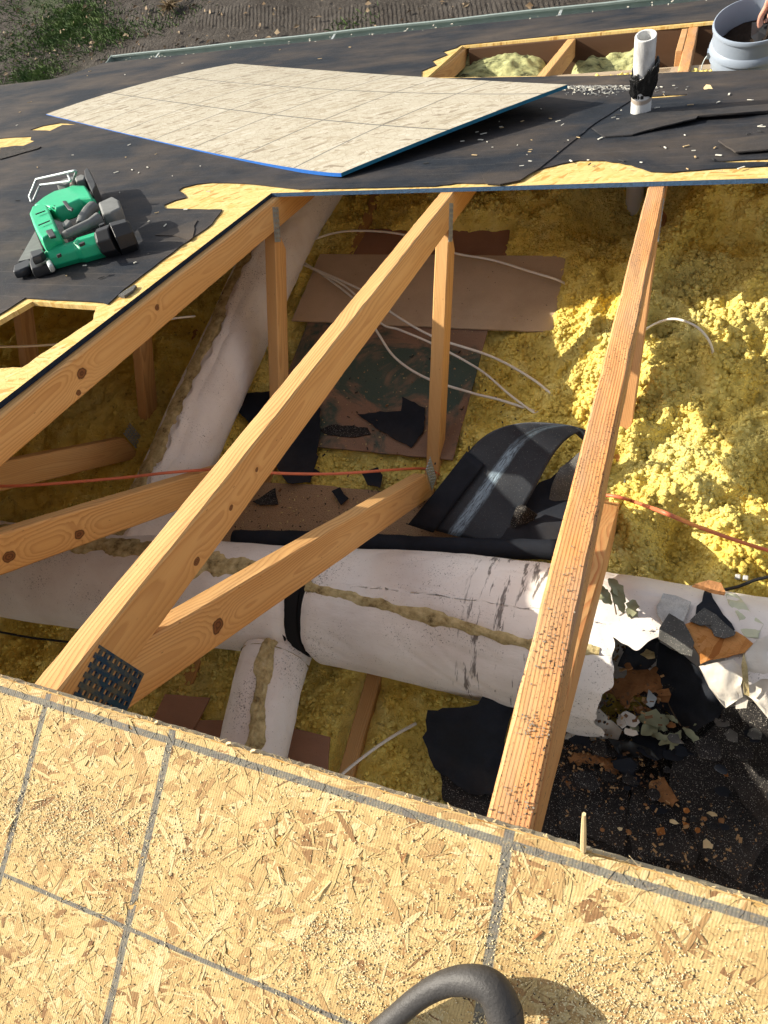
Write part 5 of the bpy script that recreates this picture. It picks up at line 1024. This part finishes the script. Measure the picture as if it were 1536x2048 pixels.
# ================================================================== far opening ledger and blocks
tag(recentre(mk('ledger_board', [RF(*p) for p in ((-1.16, 3.40, -.035), (1.9, 3.22, -.035), (1.9, 3.32, -.035), (-1.16, 3.50, -.035), (-1.16, 3.36, -.10), (1.9, 3.18, -.10), (1.9, 3.28, -.10), (-1.16, 3.46, -.10))], [(0, 1, 2, 3), (7, 6, 5, 4), (0, 4, 5, 1), (1, 5, 6, 2), (2, 6, 7, 3), (3, 7, 4, 0)], wood('grey_ledger', 71, (), (.46, .38, .27), (.28, .20, .12), weather=.5))), 'weathered pale ledger board along the near side of the far opening', 'board')
def opening_blocks():
    def blk(name, x0, x1, u0, u1, n0, n1, mat, label):
        V = [RF(x, u, n) for n in (n0, n1) for u in (u0, u1) for x in (x0, x1)]; o = recentre(mk(name, V, [(0, 2, 3, 1), (4, 5, 7, 6), (0, 1, 5, 4), (2, 6, 7, 3), (0, 4, 6, 2), (1, 3, 7, 5)], mat)); bevel(o, .003); return tag(o, label, 'board')
    blk('blocking', -.16, -.03, 3.34, 3.42, -.075, -.035, wood('pale_block', 72, (), (.62, .45, .26), (.42, .26, .12)), 'short pale wood block on the ledger behind the vent pipe')
    blk('blocking', -.030, -.001, 3.64, 4.16, -.13, -.012, wood('sister_block', 73, (), (.56, .34, .16), (.36, .18, .07)), 'orange stained scab board nailed beside the right rafter in the far opening')
    blk('header_board', -1.15, 1.9, 4.20, 4.24, -.20, -.013, wood('dark_header', 74, (), (.10, .055, .03), (.06, .03, .015)), 'dark brown header board at the back of the far opening')
    r = random.Random(9); parts = []
    for (x, u, c, k) in ((-.30, 3.30, .06, 60), (-.22, 3.33, .04, 40), (-.62, 3.37, .03, 26), (.08, 3.28, .035, 40), (-.27, 3.29, .03, 30)):
        for i in range(k):
            p = RF(x + r.gauss(0, c), u + r.gauss(0, c * .5), -.05 + r.uniform(0, .018)); parts.append(box_geo(p.x, p.y, p.z, r.uniform(.008, .022), r.uniform(.006, .016), r.uniform(.005, .014), Matrix.Rotation(r.uniform(0, 6), 3, 'Z') @ Matrix.Rotation(r.uniform(0, 6), 3, 'X')))
    tag(mk('insulation_tufts', *join_geo(parts), MATS['wool'], smooth=True), kind='stuff')
    mk_ = scrap([(1408, 172), (1413, 166), (1421, 167), (1426, 175), (1418, 174), (1409, 178)], -1.02, 'wood_raw', 'pale yellow insulation tuft on the felt near the bucket', 'tuft', 'insulation_tuft', .008, 81, .001); q = on_roof(1417, 173, .01); mk_.location = RF(q[0], q[1], .008)
opening_blocks()

# ================================================================== bucket
def lathe(prof, m=64):
    V = []; Fc = []
    for (r, z) in prof:
        for k in range(m): V.append((r * math.cos(2 * math.pi * k / m), r * math.sin(2 * math.pi * k / m), z))
    for i in range(len(prof) - 1):
        for k in range(m): Fc.append((i * m + k, i * m + (k + 1) % m, (i + 1) * m + (k + 1) % m, (i + 1) * m + k))
    return V, Fc
def bucket():
    zt = -1.085; H = .37; c = (.262, 3.13)
    t = thing('bucket', (c[0], c[1], zt - H), (0, 0, 0), 'pale blue grey plastic bucket full of dark rubble by the far opening', 'bucket')
    o = mk('body', *lathe([(.128, 0), (.130, .004), (.139, .235), (.1395, .24), (.150, .243), (.1505, .247), (.1455, .266), (.1455, .27), (.154, .272), (.1545, .277), (.149, .296), (.1455, .300), (.1465, .352), (.152, .354), (.1535, .362), (.151, .369), (.147, .370), (.1435, .362), (.140, .27), (.126, .006), (0, .006)]), MATS['bucket'], t, smooth=True)
    o.modifiers.new('e', 'EDGE_SPLIT').split_angle = R_(40)
    rs = np.linspace(0, .137, 18); m = 48; V = []; Fc = []
    for i, r in enumerate(rs):
        for k in range(m):
            a = 2 * math.pi * k / m; x, y = r * math.cos(a), r * math.sin(a); V.append((x, y, .272 + .030 * float(fbm(np.array([x * 16]), np.array([y * 16]), o=4, s=3)[0]) + .02 * x / .13))
    for i in range(len(rs) - 1):
        for k in range(m): Fc.append((i * m + k, i * m + (k + 1) % m, (i + 1) * m + (k + 1) % m, (i + 1) * m + k))
    mk('rubble', V, Fc, MATS['soil'], t, smooth=True)
    v, f = tube_mesh(smooth_path([(-.152, -.02, .262), (-.168, -.03, .235), (-.172, -.05, .20), (-.162, -.07, .165), (-.150, -.09, .15)], 6), .0022, 6); mk('wire_handle', v, f, MATS['steel'], t, smooth=True)
    mk('handle_ear', *box_geo(-.152, -.02, .262, .012, .03, .026), MATS['bucket'], t)
    # person's hand reaching in (the person stands outside the picture)
    h0 = Vector((c[0] + .012, c[1] - .02, zt)); p = thing('person', h0 + Vector((0, 0, -.06)), (0, 0, 0), 'bare hand with a black cuff reaching down into the bucket with a small scoop', 'person')
    R0 = h0 + Vector((0, 0, -.06))
    D = Vector((-.62, .30, -.72)).normalized(); wr = h0 + Vector((.085, -.0, .115)); SD = D.cross(Vector((0, 0, 1))).normalized(); UPv = SD.cross(D).normalized()
    def sk(chains, name, mat, lv=2):
        vs, es, rd_ = [], [], []
        for ch in chains:
            b = len(vs)
            for q, r in ch: vs.append(tuple(q - R0)); rd_.append(r)
            es += [(b + i, b + i + 1) for i in range(len(ch) - 1)]
        return vs, es, rd_
    vs = []; rad = []; es = []
    def addv(q, r): vs.append(tuple(q - R0)); rad.append(r); return len(vs) - 1
    e0 = addv(wr - D * .22 + UPv * .05, .042); e1 = addv(wr - D * .10 + UPv * .015, .034); e2 = addv(wr, .026); pm = addv(wr + D * .045, .030); pk = addv(wr + D * .085, .030)
    es += [(e0, e1), (e1, e2), (e2, pm), (pm, pk)]
    for i, (o_, L, cu) in enumerate(((-.030, .066, .5), (-.010, .076, .45), (.011, .071, .55), (.030, .056, .65))):
        a = addv(wr + D * .088 + SD * o_, .0105); b = addv(wr + D * (.088 + L * .45) + SD * o_ * 1.15 - UPv * .012, .0095); d_ = addv(wr + D * (.088 + L * .75) + SD * o_ * 1.15 - UPv * (.012 + L * cu * .5), .0085); e = addv(wr + D * (.088 + L * .9) + SD * o_ * 1.1 - UPv * (.014 + L * cu), .0075)
        es += [(pk, a), (a, b), (b, d_), (d_, e)]
    a = addv(wr + D * .030 - SD * .034 - UPv * .008, .013); b = addv(wr + D * .062 - SD * .050 - UPv * .022, .0105); d_ = addv(wr + D * .090 - SD * .048 - UPv * .036, .009); es += [(pm, a), (a, b), (b, d_)]
    me = bpy.data.meshes.new('body'); me.from_pydata(vs, es, []); me.update(); o = bpy.data.objects.new('body', me); COL.objects.link(o); o.parent = p
    sm = o.modifiers.new('skin', 'SKIN'); sv = me.skin_vertices[0].data
    for i, r in enumerate(rad): sv[i].radius = (r, r)
    sv[0].use_root = True; su = o.modifiers.new('sub', 'SUBSURF'); su.levels = su.render_levels = 2; me.materials.append(MATS['skin'])
    v, f = tube_mesh([wr - D * .03 - R0, wr - D * .05 + UPv * .003 - R0, wr - D * .12 + UPv * .02 - R0, wr - D * .24 + UPv * .05 - R0], [.031, .036, .042, .052], 16); mk('sleeve', v, f, MATS['cuff'], p, smooth=True)
    # scoop held in the fingers
    q = wr + D * .12 - UPv * .03; q2 = q + Vector((-.02, .02, -.055)); g = thing('hand_trowel', q2, (0, 0, 0), 'small dark scoop held in the hand over the rubble', 'trowel')
    v, f = tube_mesh([q - q2 + D * -.06, q - q2 + Vector((0, 0, 0)), Vector((0, 0, .02))], [.009, .009, .004], 10); mk('handle', v, f, MATS['dark_metal'], g, smooth=True)
    B_ = [(-.03, 0, .02), (.03, 0, .02), (.026, -.05, -.005), (0, -.09, -.012), (-.026, -.05, -.005), (0, -.03, .0)]; o = mk('blade', B_, [(0, 5, 1), (1, 5, 2), (2, 5, 3), (3, 5, 4), (4, 5, 0)], MATS['dark_metal'], g); o.modifiers.new('s', 'SOLIDIFY').thickness = .0015
bucket()

# ================================================================== nail gun
def nail_gun():
    c0 = on_roof(150, 480, 0); org = RF(c0[0], c0[1], 0); t = thing('nail_gun', org, RX, 'bright green and black cordless nail gun lying on its side on the felt', 'nail gun')
    def G(X, Y, n): x, u = on_roof(X / 4.8, 320 + Y / 4.8, n); return (x - c0[0], u - c0[1])
    def slab(name, pts, n0, n1, mat, bv=.010, seg=3, taper=.95, mid=None):
        top = [G(a, b, n0 + (n1 - n0) * .45) for a, b in pts]; k = len(top); cx = sum(p[0] for p in top) / k; cy = sum(p[1] for p in top) / k
        area = sum(top[i][0] * top[(i + 1) % k][1] - top[(i + 1) % k][0] * top[i][1] for i in range(k))
        if area < 0: top = top[::-1]
        lv = [(n0, taper), (n0 + (n1 - n0) * .5, 1.0), (n1, taper)] if mid is None else mid
        V = [(cx + (x - cx) * s_, cy + (y - cy) * s_, n) for n, s_ in lv for x, y in top]; Fc = [tuple(range(k))[::-1], tuple((len(lv) - 1) * k + i for i in range(k))]
        for l in range(len(lv) - 1): Fc += [(l * k + i, l * k + (i + 1) % k, (l + 1) * k + (i + 1) % k, (l + 1) * k + i) for i in range(k)]
        o = mk(name, V, Fc, MATS[mat], t, smooth=False); bevel(o, bv, seg)
        for p_ in o.data.polygons: p_.use_smooth = True
        o.data.set_sharp_from_angle(angle=R_(50)) if hasattr(o.data, 'set_sharp_from_angle') else None
        return o
    def prism(name, pts, rad, mat, sides=8, ph=.39, sq=1.0, bv=.003):
        P_ = [Vector((*G(a, b, n), n)) for a, b, n in pts]; V = []; d = (P_[-1] - P_[0]).normalized(); up_ = Vector((0, 0, 1)); sd = d.cross(up_).normalized(); up_ = sd.cross(d).normalized()
        for p_, r in zip(P_, rad):
            for k in range(sides):
                q = ph + 2 * math.pi * k / sides; V.append(p_ + sd * math.cos(q) * r + up_ * math.sin(q) * r * sq)
        Fc = [tuple(range(sides))[::-1], tuple((len(P_) - 1) * sides + k for k in range(sides))] + [(l * sides + k, l * sides + (k + 1) % sides, (l + 1) * sides + (k + 1) % sides, (l + 1) * sides + k) for l in range(len(P_) - 1) for k in range(sides)]
        o = mk(name, V, Fc, MATS[mat], t); bevel(o, bv, 2); return o
    prism('barrel_housing', [(455, 960, .032), (500, 950, .034), (740, 880, .034), (790, 865, .037), (1010, 800, .038)], [.022, .030, .031, .036, .037], 'green_plastic')
    prism('motor_cap', [(965, 806, .040), (985, 800, .043), (1112, 762, .045)], [.036, .042, .0445], 'black_plastic', 8)
    prism('end_cap', [(1114, 762, .045), (1120, 760, .0455), (1262, 714, .047), (1285, 707, .047)], [.0465, .0475, .0455, .038], 'black_plastic', 8)
    slab('front_hump', [(436, 860), (455, 800), (520, 760), (600, 780), (640, 810), (560, 880), (470, 910)], .02, .078, 'green_plastic', .006)
    slab('side_column', [(312, 585), (338, 515), (450, 480), (490, 510), (555, 660), (600, 770), (540, 790), (440, 850), (405, 810), (352, 700)], .050, .098, 'green_plastic', .006)
    slab('upper_arm', [(345, 510), (440, 430), (540, 372), (660, 340), (740, 306), (850, 312), (900, 385), (925, 440), (800, 450), (700, 500), (560, 545), (480, 520)], .050, .098, 'green_plastic', .006)
    slab('arm_neck', [(790, 330), (855, 325), (945, 455), (930, 500), (860, 480), (800, 400)], .03, .080, 'green_plastic', .005)
    prism('top_bridge', [(600, 735, .078), (640, 715, .080), (870, 610, .084), (960, 560, .084)], [.010, .013, .015, .020], 'grey_plastic', 8)
    slab('air_cap', [(965, 480), (1105, 415), (1170, 450), (1195, 530), (1100, 575), (1005, 590)], .055, .098, 'grey_plastic', .006)
    prism('grip', [(770, 620, .060), (800, 560, .066), (850, 490, .070), (900, 450, .070)], [.014, .017, .018, .020], 'grey_plastic', 10)
    slab('battery', [(855, 225), (878, 190), (905, 210), (970, 345), (975, 385), (940, 450), (905, 380), (865, 295)], .015, .100, 'black_plastic', .004)
    slab('battery_latch', [(740, 240), (810, 205), (850, 220), (840, 260), (760, 280)], .05, .098, 'grey_plastic', .005)
    slab('rear_plate', [(570, 300), (640, 262), (740, 230), (750, 280), (660, 320), (580, 325)], .04, .093, 'grey_plastic', .004)
    slab('label_badge', [(600, 405), (635, 398), (675, 455), (705, 470), (690, 490), (655, 480)], .094, .1005, 'black_plastic', .002, taper=1)
    slab('magazine', [(345, 690), (400, 830), (430, 900), (300, 960), (180, 985), (240, 880)], .022, .030, 'grey_plastic', .001, taper=1)
    slab('nose', [(310, 940), (430, 895), (480, 960), (530, 1020), (510, 1050), (440, 1065), (320, 1100), (300, 1040)], .006, .036, 'black_plastic', .004)
    slab('nose_block', [(300, 920), (420, 885), (440, 920), (400, 950), (320, 980)], .045, .068, 'dark_metal', .003)
    slab('nose_tip', [(150, 1050), (290, 985), (325, 1010), (300, 1060), (210, 1098), (140, 1110)], .010, .034, 'dark_metal', .004)
    slab('bolt', [(455, 1010), (500, 985), (525, 1035), (480, 1058)], .030, .052, 'steel', .005)
    slab('trigger', [(610, 640), (660, 600), (700, 620), (660, 670), (620, 680)], .055, .078, 'grey_plastic', .004)
    slab('depth_wheel', [(440, 690), (505, 670), (540, 740), (480, 750)], .10, .108, 'dark_metal', .003)
    for (X, Y, r) in ((560, 900, .006), (780, 790, .008), (985, 640, .009)):
        p_ = G(X, Y, .079); a = [(p_[0] + math.cos(k * math.pi / 6) * r * .8, p_[1] + math.sin(k * math.pi / 6) * r * 1.3) for k in range(12)]
        V = [(x, y, n) for n in (.070, .0775 if X < 900 else .087) for x, y in a]; mk('screw_hole', V, [tuple(range(12))[::-1], tuple(range(12, 24))] + [(i, (i + 1) % 12, 12 + (i + 1) % 12, 12 + i) for i in range(12)], MATS['black_plastic'], t)
    for (x0, y0, x1, y1) in ((345, 515, 425, 485), (372, 620, 470, 580)):
        for k in range(7):
            f = k / 6; p_ = G(lerp(x0, x1, f), lerp(y0, y1, f), .106); mk('vent_slot', *box_geo(p_[0], p_[1], .1045, .0030, .0045, .003), MATS['black_plastic'], t)
    for k in range(3):
        p_ = G(475 + k * 16, 462 - k * 14, .1); mk('vent_rib', *box_geo(p_[0], p_[1], .098, .016, .003, .006, Matrix.Rotation(-.4, 3, 'Z')), MATS['green_plastic'], t)
    hk = [(690, 225, .09), (735, 105, .14), (715, 103, .142), (640, 120, .138), (350, 185, .10), (282, 350, .05), (300, 402, .04), (318, 395, .04), (385, 240, .08), (660, 205, .115), (680, 195, .12), (650, 140, .128)]
    pts = [Vector((*G(a, b, n), n)) for a, b, n in hk]; P2 = []
    for i in range(len(pts) - 1): P2 += [pts[i].lerp(pts[i + 1], f) for f in (0, .15, .5, .85)]
    P2.append(pts[-1]); v, f = tube_mesh(P2, .0042, 8); mk('rafter_hook', v, f, MATS['steel'], t, smooth=True)
    a, b = Vector((*G(690, 310, .085), .080)), Vector((*G(690, 225, .095), .092)); v, f = tube_mesh([a, a.lerp(b, .3), a.lerp(b, .31), b], [.012, .012, .009, .008], 14); mk('hook_pivot', v, f, simple('brass_stud', (.25, .2, .16), .5, .5, .6), t, smooth=True)
nail_gun()

# ================================================================== near strand board sheet
NX = (PITCH, 0, 0)
def flakes(name, n, x0, x1, v0, v1, parent, mat, seed=1, L=(.025, .10), Wd=(.004, .017), z0=.0003, zr=.0009, lift=.00026):
    rg = np.random.default_rng(seed); cx = rg.uniform(x0, x1, n); cy = rg.uniform(v0, v1, n); Ln = rg.uniform(*L, n) * (rg.uniform(0, 1, n) ** .6 * .8 + .3); wd = rg.uniform(*Wd, n) * (.35 + rg.uniform(0, 1, n) ** 1.6 * 1.1)
    ang = rg.normal(.55, .85, n); z = z0 + zr * rg.uniform(0, 1, n); S = 4; rows = []
    tone = np.clip(rg.uniform(0, 1, n), 0, 1); bend = rg.normal(0, .10, n)
    w_l = rg.uniform(.15, .7, n); w_r = rg.uniform(.15, .7, n); tiltx = rg.normal(0, lift, n); 
    V = np.zeros((n, (S + 1) * 2, 3)); UV = np.zeros((n, (S + 1) * 2, 2))
    for i in range(S + 1):
        t = i / S; s = (t - .5) * Ln; prof = np.minimum(1, np.minimum(w_l + t * 5 * (1 - w_l) * 1.0, w_r + (1 - t) * 5 * (1 - w_r)))
        for sd in (0, 1):
            sg = -1 if sd == 0 else 1; jx = rg.uniform(-.12, .12, n) * Ln * (1 if i in (0, S) else 0); jw = 1 + rg.uniform(-.16, .16, n)
            lx = s + jx; ly = sg * wd / 2 * prof * jw + bend * (s * s) / np.maximum(Ln, 1e-4)
            V[:, i * 2 + sd, 0] = cx + lx * np.cos(ang) - ly * np.sin(ang); V[:, i * 2 + sd, 1] = cy + lx * np.sin(ang) + ly * np.cos(ang)
            V[:, i * 2 + sd, 2] = z + tiltx * (t - .5) * 2 + sg * rg.normal(0, lift * .35, n)
            UV[:, i * 2 + sd, 0] = lx * 30 + cx * 57 + cy * 31; UV[:, i * 2 + sd, 1] = ly * 30 + cy * 47
    V[:, :, 1] = np.minimum(V[:, :, 1], v1); V[:, :, 0] = np.clip(V[:, :, 0], x0, x1)
    k = (S + 1) * 2; f0 = np.array([[i * 2, i * 2 + 2, i * 2 + 3, i * 2 + 1] for i in range(S)]); Fq = (f0[None] + (np.arange(n) * k)[:, None, None]).reshape(-1, 4)
    me = bpy.data.meshes.new(name); VV = V.reshape(-1, 3); nf = len(Fq)
    me.vertices.add(len(VV)); me.vertices.foreach_set('co', VV.astype(np.float32).ravel()); me.loops.add(nf * 4); me.loops.foreach_set('vertex_index', Fq.astype(np.int32).ravel()); me.polygons.add(nf); me.polygons.foreach_set('loop_start', np.arange(0, nf * 4, 4, dtype=np.int32)); me.polygons.foreach_set('loop_total', np.full(nf, 4, dtype=np.int32)); me.update(calc_edges=True)
    at = me.attributes.new('tone', 'FLOAT', 'POINT'); at.data.foreach_set('value', np.repeat(tone, k).astype(np.float32))
    ul = me.uv_layers.new(name='UVMap'); uvf = UV.reshape(-1, 2)[Fq.ravel()]; ul.data.foreach_set('uv', uvf.astype(np.float32).ravel())
    me.materials.append(mat); o = bpy.data.objects.new(name, me); COL.objects.link(o); o.parent = parent; return o
def near_sheet():
    t = thing('ridge_board', (0, 0, 0), NX, 'fresh yellow strand board sheet with printed grey grid lines filling the foreground', 'board sheet')
    marks = [('x', -.975, .10, .010), ('x', -.772, .09, .010), ('x', -.560, .10, .0085), ('x', -.370, .062, .0095), ('x', .027, .015, .0105), ('x', .43, .0, .010), ('y', -.0175, .0, .0085), ('y', -.238, .0, .0055), ('y', -.64, 0, .007)]
    ed = jag([(-1.9, -.003), (1.3, -.003)], .00035, .006, False, 4)
    plate('panel', [[(-1.9, -1.22)] + [(1.3, -1.22)] + ed[::-1]], -.0115, 0, [MATS['osb_near'], simple('sawn_edge', (.34, .29, .20), .85, .2, 0, .4, 300, .001, 400)], t, edge=1)
    nd = plate('sun_block_deck', [[(-8, -3), (-1.905, -3), (-1.905, -.003), (-8, -.003)]], -.0125, -.001, [MATS['osb_deck']], None, None, NX); tag(nd, 'unseen strand board deck added left of the foreground sheet to block the sun', 'roof deck')  # out of view, added to keep low sun out of the attic
    fm = osb_mat('osb_strands', (.72, .52, .225), marks=marks, flake=True, ribs=.22)
    flakes('strands', 14000, -1.15, .62, -.62, -.0045, t, fm, 2)
    flakes('fine_strands', 7500, -1.15, .62, -.62, -.0045, t, fm, 12, L=(.012, .055), Wd=(.0012, .0055), z0=.0011, zr=.0004, lift=.00022)
    # ragged slivers along the sawn ridge edge
    r = random.Random(8); parts = []
    for k in range(260):
        x = r.uniform(-.75, .35); a = r.uniform(-.9, .9); L = r.uniform(.002, .008) * (1 if r.random() < .93 else 2.2); w_ = r.uniform(.0006, .002); b = Vector((x, -.0035, r.uniform(-.004, .001))); e = b + Vector((math.sin(a) * L, math.cos(a) * L * .6, r.uniform(.1, .8) * L)); sdv = Vector((w_, 0, 0))
        parts.append(([b - sdv, b + sdv, e + sdv * .3, e - sdv * .3, b - sdv - Vector((0, 0, .0012)), b + sdv - Vector((0, 0, .0012)), e - Vector((0, 0, .0006))], [(0, 1, 2, 3), (4, 6, 5), (0, 3, 6, 4), (1, 5, 6, 2), (0, 4, 5, 1), (3, 2, 6)]))
    mk('edge_slivers', *join_geo(parts), MATS['wood_raw'], t)['kind'] = 'stuff'
    # sawdust and grit
    n = 60000; rg = np.random.default_rng(5); X = rg.uniform(-1.05, .55, n * 4); Y = rg.uniform(-.50, -.02, n * 4)
    def blob(cx, cy, rx, ry): return np.exp(-(((X - cx) / rx) ** 2 + ((Y - cy) / ry) ** 2))
    den = .10 + .9 * blob(-.52, -.155, .13, .035) + .55 * blob(-.42, -.135, .1, .03) + .8 * blob(-.10, -.175, .09, .04) + .6 * blob(.14, -.13, .16, .06) + .55 * blob(.22, -.2, .1, .06) + .4 * blob(-.62, -.07, .05, .03) + .4 * blob(-.1, -.27, .12, .05)
    den *= .5 + .9 * sstep(-.3, .3, fbm(X * 28, Y * 28, o=3, s=77)); k = rg.uniform(0, 1, n * 4) < den; X, Y = X[k][:n], Y[k][:n]; m = len(X); sz = .00013 + .00050 * rg.uniform(0, 1, m) ** 2
    cube = np.array([[-1, -1, -1], [1, -1, -1], [1, 1, -1], [-1, 1, -1], [-1, -1, 1], [1, -1, 1], [1, 1, 1], [-1, 1, 1]]); cf = np.array([[0, 3, 2, 1], [4, 5, 6, 7], [0, 1, 5, 4], [1, 2, 6, 5], [2, 3, 7, 6], [3, 0, 4, 7]])
    a = rg.uniform(0, 6.28, m); sx = sz * rg.uniform(.7, 2.4, m); B = cube[None] * np.stack([sx, sz, sz * .38], 1)[:, None]; ca, sa = np.cos(a)[:, None], np.sin(a)[:, None]
    V = np.stack([B[..., 0] * ca - B[..., 1] * sa + X[:, None], B[..., 0] * sa + B[..., 1] * ca + Y[:, None], B[..., 2] + B[..., 0] * .12 + .0019], 2).reshape(-1, 3); Fq = (cf[None] + (np.arange(m) * 8)[:, None, None]).reshape(-1, 4); mi = np.repeat((rg.uniform(0, 1, m) < .10).astype(int), 6)
    o = mk('sawdust', V, Fq, [simple('pale_sawdust', (.62, .51, .29), var=.35, scale=300), simple('dark_grit', (.07, .05, .035))], rot=NX, midx=mi); tag(o, kind='stuff')
    # a few slivers and knots of dirt lying on the sheet
    parts = []
    for (px, py, L, a, w_) in ((1165, 1660, .0, 0, 0),):
        pass
    for (a, b, L, an) in ((645, 1780, .028, 1.0), (75, 1600, .02, .4), (1075, 1870, .012, .9), (808, 1715, .010, 1.2), (680, 1620, .02, .2), (20, 1650, .03, 1.1), (560, 1750, .018, 2.1)):
        q = on_near(a, b, .002); parts.append(box_geo(q[0], q[1], .003, L, .0016, .0012, Matrix.Rotation(an, 3, 'Z') @ Matrix.Rotation(.1, 3, 'Y')))
    for i, (g, nm) in enumerate(zip(parts, ('tan',) * 9)):
        c = sum((Vector(v) for v in g[0]), Vector()) / 8; o = mk('wood_sliver', [Vector(v) - c for v in g[0]], g[1], MATS['bark'] if i in (2, 3) else MATS['wood_raw'], loc=NF(c.x, c.y, c.z), rot=NX)
        tag(o, ['pale sliver lying left of the middle of the near sheet', 'thin pale sliver near the left edge of the near sheet', 'dark brown splinter above the tool handle', 'tiny dark splinter in the upper middle of the near sheet', 'pale sliver just below the long printed line', 'long sliver at the far left printed line', 'sliver lying in the sawdust left of centre'][i], 'sliver')
    # the tall splinter standing at the sheet's edge
    b = on_near(1168, 1690, .0); B = NF(b[0], -.004, .0); top = on_x(1168, 1628, B.x - .0)
    P_ = [Vector((0, 0, -.004)), (Vector(top) - B) * .35, (Vector(top) - B) * .75, Vector(top) - B]; v, f = tube_mesh(P_, [.0030, .0026, .0019, .0012], 6); o = mk('standing_splinter', v, f, MATS['wood_raw'], loc=B); tag(o, 'tall pale splinter standing upright on the sheet edge right of the weathered truss', 'splinter')
    for (a, b_, lab, sc) in ((320, 1395, 'small curled splinter standing on the sheet edge by the blue plate', .010), (455, 1478, 'bent splinter standing on the sheet edge over the branch duct', .014), (505, 1488, 'forked splinter on the sheet edge over the branch duct', .012)):
        q = on_near(a, b_, 0); B = NF(q[0], -.004, 0); v, f = tube_mesh(smooth_path([(0, 0, -.002), (sc * .3, .002, sc * .5), (sc * .8, .003, sc * .9)], 4), [.0016] * 4 + [.0013] * 4 + [.0008], 5); o = mk('standing_splinter', v, f, MATS['wood_raw'], loc=B); tag(o, lab, 'splinter')
near_sheet()

# ================================================================== tool handle in the foreground
def tool():
    pts = [(690, 2130, .010), (735, 2085, .018), (790, 2035, .026), (845, 1990, .032), (895, 1966, .036), (945, 1962, .040), (985, 1980, .042), (1006, 2020, .042), (1014, 2070, .040), (1018, 2140, .034)]
    rad = [.0125, .0115, .0105, .0105, .0115, .0135, .0158, .0168, .0165, .0160]
    L = [Vector((*on_near(a, b, n), n)) for a, b, n in pts]; P_ = smooth_path(L, 8); rr = [float(np.interp(i / 8, range(len(rad)), rad)) for i in range(len(P_))]; c = P_[0].copy(); c.z = 0
    t = thing('tool_handle', NF(c.x, c.y, 0), NX, 'curved dark grey rubber handle of a hand tool resting on the near sheet', 'tool')
    v, f = tube_mesh([p - c for p in P_], rr, 22)
    v = [Vector(q) for q in v]
    mk('grip', v, f, MATS['rubber'], t, smooth=True)
    j = 56; pp = [p - c for p in P_[j:j + 3]]; v, f = tube_mesh(pp, [rr[j] + .0003] * len(pp), 22, cap=False); mk('grip_seam', v, f, MATS['rubber'], t, smooth=True)
    # body block below the frame
    e_ = L[-1] - c; v, f = tube_mesh([e_, e_ + Vector((.002, -.03, -.004)), e_ + Vector((.004, -.12, -.012)), e_ + Vector((.004, -.26, -.016))], [.0158, .0135, .012, .011], 16); mk('shaft', v, f, MATS['dark_metal'], t, smooth=True)
tool()

# ================================================================== chips on the felt
def felt_litter():
    r = random.Random(21); parts = []; mi = []
    def add(px, py, s, m):
        x, u = on_roof(px, py, .005)
        q = RF(x, u, .0075); rot = Matrix.Rotation(-PITCH, 3, 'X') @ Matrix.Rotation(r.uniform(0, 3.1), 3, 'Z'); parts.append(box_geo(q.x, q.y, q.z, s * r.uniform(.8, 3.2), s * r.uniform(.3, .8), .002, rot)); mi.extend([m] * 6)
    for k in range(150):
        px, py = r.choice(((r.uniform(0, 520), r.uniform(250, 600)), (r.uniform(780, 1536), r.uniform(185, 345)), (r.uniform(1000, 1536), r.uniform(170, 340))))
        x, u = on_roof(px, py)
        if x > -1.22 and u < 1.88: continue
        if x < -1.2 and u < 1.1: continue
        add(px, py, r.uniform(.004, .009), r.choice((0, 0, 0, 1, 2)))
    for k in range(70): add(r.uniform(0, 900), r.uniform(100, 125) + 0 if False else r.uniform(135, 215), r.uniform(.004, .010), 0) if False else None
    for (px, py) in ((250, 150), (175, 152), (365, 127), (560, 100), (640, 118), (700, 95), (180, 143), (40, 225), (60, 205)): add(px, py, .012, r.choice((0, 2)))
    for k in range(420): add(r.gauss(1180, 70), 172 + abs(r.gauss(0, 7)), r.uniform(.003, .006), r.choice((0, 3, 3)))
    o = mk('felt_litter', *join_geo(parts), [simple('pale_chips', (.62, .60, .52)), simple('dark_chips', (.03, .03, .03)), simple('tan_chips', (.45, .33, .18)), simple('grey_granules', (.25, .25, .24))], midx=mi); tag(o, kind='stuff')
    q = on_roof(258, 583, .004); o = recentre(mk('shingle_shred', [RF(q[0] + a, q[1] + b, n) for n in (.002, .008) for a, b in ((-.012, -.03), (.010, -.034), (.014, .0), (.004, .03), (-.004, .032), (-.010, .0))], [(0, 1, 2, 3, 4, 5)[::-1], (6, 7, 8, 9, 10, 11)] + [(i, (i + 1) % 6, 6 + (i + 1) % 6, 6 + i) for i in range(6)], MATS['shingle_grey'])); tag(o, 'small pointed dark shred on the yellow bare strip of the deck edge', 'shingle piece')
felt_litter()

# grit and nails on the weathered truss
def chord_grit():
    r = random.Random(31); parts = []
    for (u, s, k) in ((.33, .03, 60), (.24, .015, 50), (.20, .012, 50), (.115, .008, 110), (.03, .012, 70), (.42, .04, 12), (.28, .03, 40)):
        for i in range(k // 2):
            q = RF(min(.043, max(.003, r.gauss(.024, .011))), max(.01, r.gauss(u, s)), -.0125 + .0006); z = r.uniform(.0004, .0015) * (1.6 if u == .13 else 1); parts.append(box_geo(q.x, q.y, q.z + z * .4, z * r.uniform(1, 1.8), z * r.uniform(.8, 1.5), z, Matrix.Rotation(r.uniform(0, 6), 3, 'Z')))
    o = mk('truss_grit', *join_geo(parts), simple('mixed_grit', (.24, .20, .15), var=.9, scale=330)); tag(o, kind='stuff')
chord_grit()
